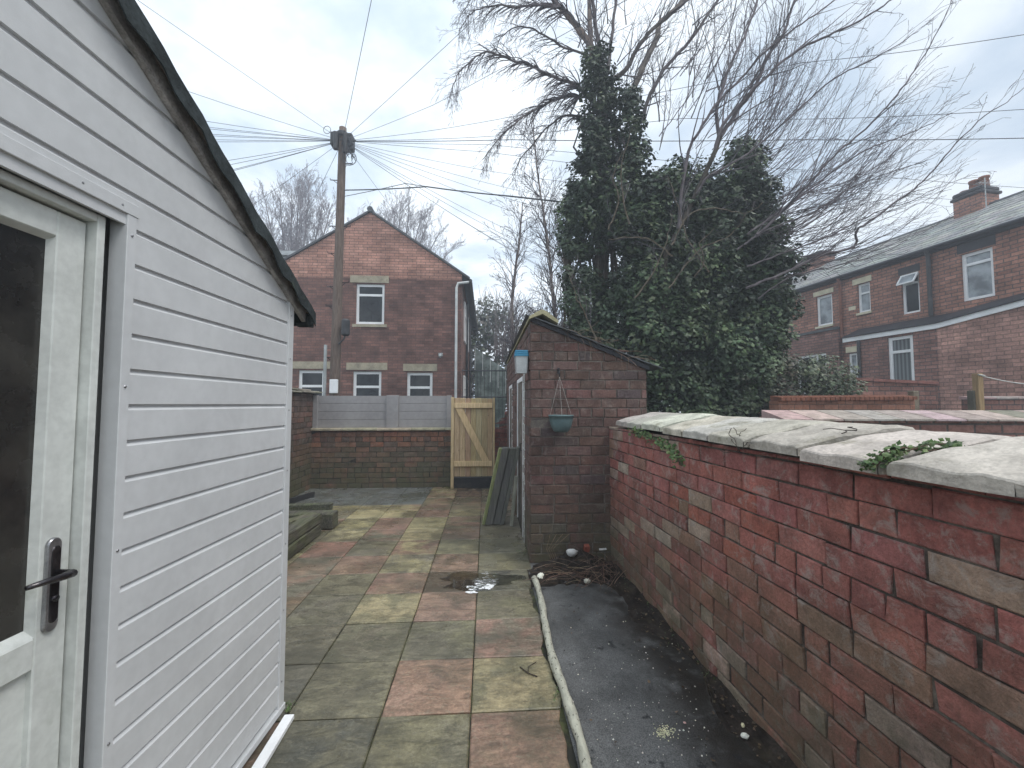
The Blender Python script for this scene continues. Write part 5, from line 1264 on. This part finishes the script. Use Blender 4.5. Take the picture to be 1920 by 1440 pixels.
POL2 = [(1382, 270), (1408, 262), (1420, 300), (1418, 330), (1450, 345), (1440, 395), (1470, 430), (1462, 460), (1500, 500), (1478, 530), (1495, 575), (1462, 610), (1470, 640), (1430, 690), (1440, 790), (1200, 790), (1190, 640), (1150, 500), (1165, 420), (1185, 380), (1215, 330), (1245, 350), (1265, 300), (1290, 330), (1320, 305), (1345, 345), (1370, 320)]
foliage(lf, POL2, 7.5, 1.8, 1500, 160, .08, r_, (.13, .32), carve=-.45); 
POLb = [(1220, 560), (1420, 560), (1460, 600), (1420, 790), (1200, 790)]
foliage(lf, POLb, 7.2, 1.4, 160, 150, .075, r_, (.12, .26), pal=[(.045, .07, .035), (.055, .085, .04), (.09, .13, .06)])
lf.build('crown', 'leaf', ev)
st = MB(); 
for k in range(12):
    a = V((3.9+r_.gauss(0, .15), 7.2+r_.gauss(0, .15), 0)); b = pt(r_.uniform(1220, 1460), r_.uniform(330, 480), Y=7.2); st.tube([a, a.lerp(b, .4)+V((r_.gauss(0, .15), 0, .1)), b], [.09, .05, .012], 7, (.07, .055, .045))
st.build('trunk', 'bark', ev)
sb = empty('shrub', (6.3, 7.2, 0), 'sprawling grey-green shrub in the neighbouring yard below the terrace', 'shrub')
r_ = random.Random(72); lf = MB(); POL3 = [(1390, 690), (1440, 676), (1500, 674), (1560, 682), (1605, 700), (1600, 735), (1540, 748), (1450, 760), (1380, 760)]
foliage(lf, POL3, 7.2, 1.3, 130, 120, .06, r_, (.12, .24), pal=[(.11, .13, .08), (.08, .11, .055), (.16, .18, .12), (.13, .12, .09)]); lf.build('leaves', 'leaf', sb)
st = MB()
for k in range(70): a = pt(r_.uniform(1400, 1590), 745, Y=7.2); st.tube([V((a.x, 7.2, .2)), a, a+V((r_.gauss(.1, .3), r_.gauss(0, .2), r_.uniform(.2, .75)))], [.012, .008, .003], 3, (.16, .13, .11))
st.build('stem', 'bark', sb)
# --- slender birches left of the ivy
r_ = random.Random(73)
for (L, Y, lb) in [([(1045, 640), (1035, 540), (1030, 480), (1022, 420), (1015, 370), (1005, 300), (1000, 240)], 10.5, 'slender pale birch between the gable house and the ivy'),
                   ([(1102, 640), (1093, 580), (1080, 540), (1068, 513), (1050, 470), (1045, 400)], 9.6, 'thin leaning young tree close behind the outhouse roof')]:
    P0 = PX(L, Y); root = empty('slender_tree', (P0[0].x, Y, 0), lb, 'tree'); tk = MB(); br = MB()
    P = limb(tk, [V((P0[0].x+.1, Y, 0))]+P0, .06, .012, r_, (.30, .26, .24), 8); tk.build('trunk', 'bark', root, True)
    side(br, P, .05, .012, .085, 1.45, r_, V((0, 0, .10)), 2, .32, minr=.004, branch=2.5); br.build('crown', 'bark', root)
tw = empty('slender_tree', (.6, 12.5, 0), 'fine twiggy bush-like birch right of the gable house', 'tree'); br = MB(); tk = MB()
P = limb(tk, [V((.9, 12.5, 0)), pt(960, 600, Y=12.5), pt(965, 520, Y=12.5), pt(975, 440, Y=12.5), pt(980, 380, Y=12.5)], .07, .015, r_, (.2, .17, .16), 7); tk.build('trunk', 'bark', tw, True)
side(br, P, .05, .015, .10, 1.5, r_, V((-.03, 0, -.10)), 2, .35, minr=.0045, branch=2.6); br.build('crown', 'bark', tw)
# --- bare crowns beyond the gable house
def fantree(x_, Y, ztop, zsplit, spread, lb, seed, n_=9):
    r = random.Random(seed); root = empty('far_bare_tree', (x_, Y, 0), lb, 'tree'); tk = MB(); br = MB()
    tk.tube([(x_, Y, 0), (x_+.1, Y, zsplit*.6), (x_, Y, zsplit)], [.35, .28, .22], 9, (.24, .21, .21)); tk.build('trunk', 'bark', root, True)  # bark tint lightened here and on the limbs to imitate distance haze
    for k in range(n_):
        a = -1+2*k/(n_-1); top = V((x_+a*spread, Y+r.uniform(-1.5, 1.5), ztop-abs(a)**2*(ztop-zsplit)*.45+r.uniform(-.3, .3))); s = V((x_+a*.1, Y, zsplit-.1))
        P = limb(br, [s, s.lerp(top, .45)+V((a*spread*.12, 0, -.2)), top], .09, .018, r, (.24, .21, .21), 5)
        side(br, P, .07, .018, .16, 2.0, r, V((0, 0, .18)), 2, .15, minr=.008, branch=3.0, kink=.22, spread=.6, tint=(.24, .21, .22))
    br.build('crown', 'bark', root)
fantree(-12.0, 26, 15.4, 8.2, 3.6, 'bare round-crowned tree rising beyond the house, left of the pole', 80, 13)
fantree(-6.4, 28, 15.0, 9.6, 3.9, 'bare round-crowned tree rising beyond the house, right of the pole', 81, 13)
# --- evergreens beyond the alley, greenhouse, railings
for (x_, Y, POLF, lb, sd) in [(.6, 24, [(888, 590), (915, 560), (945, 575), (960, 620), (965, 700), (940, 745), (885, 745), (884, 650)], 'far evergreen bush between the gable house and the outhouse', 82),
                              (4.2, 22, [(950, 600), (985, 585), (1040, 590), (1110, 575), (1160, 600), (1160, 760), (950, 760)], 'far evergreen hedge showing above the outhouse roof', 83)]:
    root = empty('far_shrub', (x_, Y, 0), lb, 'shrub'); r = random.Random(sd); lf = MB(); foliage(lf, POLF, Y, 3, 160, 60, .22, r, (.4, .9), pal=[(.07, .095, .05), (.05, .07, .04), (.10, .11, .07), (.12, .11, .09)]); lf.build('leaves', 'leaf', root)
    st = MB()
    for k in range(90):
        u, v = r.choice(POLF[:4]); a = pt(u+r.uniform(-30, 30), v+r.uniform(10, 40), Y=Y); st.tube([a-V((0, 0, 1)), a, a+V((r.gauss(0, .4), 0, r.uniform(.5, 1.7)))], [.03, .02, .008], 3, (.16, .13, .12))
    st.build('stem', 'bark', root)
gr = empty('greenhouse', (.1, 16, 0), 'pale glass greenhouse roof seen past the side of the gable house', 'greenhouse'); g = MB()
gz0, gz1 = 2.85, 3.75
g.face([(-.45, 16, gz1), (.75, 16, gz0), (.75, 19, gz0), (-.45, 19, gz1)]); g.build('glazing', 'glass_net', gr); g = MB(); g.face([(-.45, 16, 0), (.75, 16, 0), (.75, 16, gz0), (-.45, 16, gz1)]); g.build('side_glazing', 'glass_green', gr); g = MB()
for t in (0, .25, .5, .75, 1): x = -.45+1.2*t; z = gz1+(gz0-gz1)*t; g.tube([(x, 15.98, z-.9), (x, 15.98, z), (x, 19, z+.02)], .011, 4)
g.build('frame', 'pale_pipe', gr)
rl = empty('railings', (.25, 12.5, 0), 'dark metal railings across the alley beyond the gate', 'railings'); g = MB()
for z in (1.75, 2.55): g.tube([(-.75, 12.5, z), (1.2, 12.5, z)], .018, 4)
g.build('rail', 'black_paint', rl)
for k in range(18): g = MB(); g.tube([(-.72+k*.11, 12.5, 0), (-.72+k*.11, 12.5, 2.62)], .007, 4); g.build('bar', 'black_paint', rl)

g = MB(); g.box((-42, -30, -1.1), (52, 62, 18.5)); hz = g.build('haze', []); tag(hz, kind='stuff')
m = bpy.data.materials.new('haze'); m.use_nodes = True; nt = m.node_tree; nt.nodes.clear(); o_ = nt.nodes.new('ShaderNodeOutputMaterial'); pv = nt.nodes.new('ShaderNodeVolumePrincipled')
pv.inputs['Color'].default_value = (.86, .92, 1, 1); pv.inputs['Density'].default_value = .008; pv.inputs['Anisotropy'].default_value = .2
nt.links.new(pv.outputs[0], o_.inputs['Volume']); hz.data.materials.clear(); hz.data.materials.append(m)
# ================================================================== SKY, SUN, CAMERA
SUN_EL, SUN_AZ = math.radians(58), math.radians(118)     # azimuth clockwise from +Y
w = bpy.data.worlds.new('World'); scene.world = w; w.use_nodes = True; t = w.node_tree; t.nodes.clear()
n = NT.__new__(NT); n.t = t; n.out = n.n('ShaderNodeOutputWorld')
sky = n.n('ShaderNodeTexSky'); sky.sky_type = 'NISHITA'; sky.sun_disc = False; sky.sun_elevation = SUN_EL; sky.sun_rotation = SUN_AZ; sky.air_density = 1.5; sky.dust_density = 3
tc = n.n('ShaderNodeTexCoord').outputs['Generated']
sx = n.sep(tc); zc = n.math('MAXIMUM', sx[2], .08)
cv = n.n('ShaderNodeCombineXYZ'); n.l(n.math('DIVIDE', sx[0], n.math('ADD', zc, .12)), cv.inputs[0]); n.l(n.math('DIVIDE', sx[1], n.math('ADD', zc, .12)), cv.inputs[1])
cl = n.noise(cv.outputs[0], 1.15, 7, .55, .35)
cl2 = n.noise(n.scaled(cv.outputs[0], (1, 1, 1)), 3.6, 5, .5)
cf = n.math('ADD', n.math('MULTIPLY', cl, .75), n.math('MULTIPLY', cl2, .25))
base = n.mix(n.ramp(cf, .40, .56), (5.9, 7.1, 8.5), (9.8, 10.5, 11.2))
# brighter towards the horizon ahead, greyer to the right
base = n.mix(1., base, n.grey(n.ramp(sx[0], -.1, .85, 1.06, .80)), 'MULTIPLY')
base = n.mix(1., base, n.grey(n.ramp(sx[2], .0, .45, 1.12, .92)), 'MULTIPLY')
# overcast dome is brightest overhead
base = n.mix(1., base, n.grey(n.ramp(sx[2], .72, 1.0, .95, 1.3)), 'MULTIPLY')
base = n.mix(1., base, n.grey(n.ramp(sx[1], .15, -.6, 1., 1.05)), 'MULTIPLY')
mixd = n.mix(.90, sky.outputs[0], base)
bg = n.n('ShaderNodeBackground'); n.l(mixd, bg.inputs[0]); bg.inputs[1].default_value = .10; n.l(bg.outputs[0], n.out.inputs[0])
sl_ = bpy.data.lights.new('sun', 'SUN'); sl_.energy = 1.4; sl_.angle = math.radians(25); sl_.color = (1, .975, .94)
so = bpy.data.objects.new('sun', sl_); COL.objects.link(so)
dv = V((math.sin(SUN_AZ)*math.cos(SUN_EL), math.cos(SUN_AZ)*math.cos(SUN_EL), math.sin(SUN_EL)))
so.rotation_euler = dv.to_track_quat('Z', 'Y').to_euler(); so.location = (0, 0, 20)
cam = bpy.data.cameras.new('camera'); co = bpy.data.objects.new('camera', cam); COL.objects.link(co)
cam.sensor_width = 36; cam.lens = F/1920*36; cam.clip_end = 500; cam.clip_start = .02
co.location = (0, 0, H); co.rotation_euler = (math.pi/2+PIT, 0, -YAW); scene.camera = co
scene.view_settings.view_transform = 'Standard'; scene.view_settings.look = 'None'; scene.view_settings.exposure = .58
scene.render.resolution_x = 1024; scene.render.resolution_y = 768
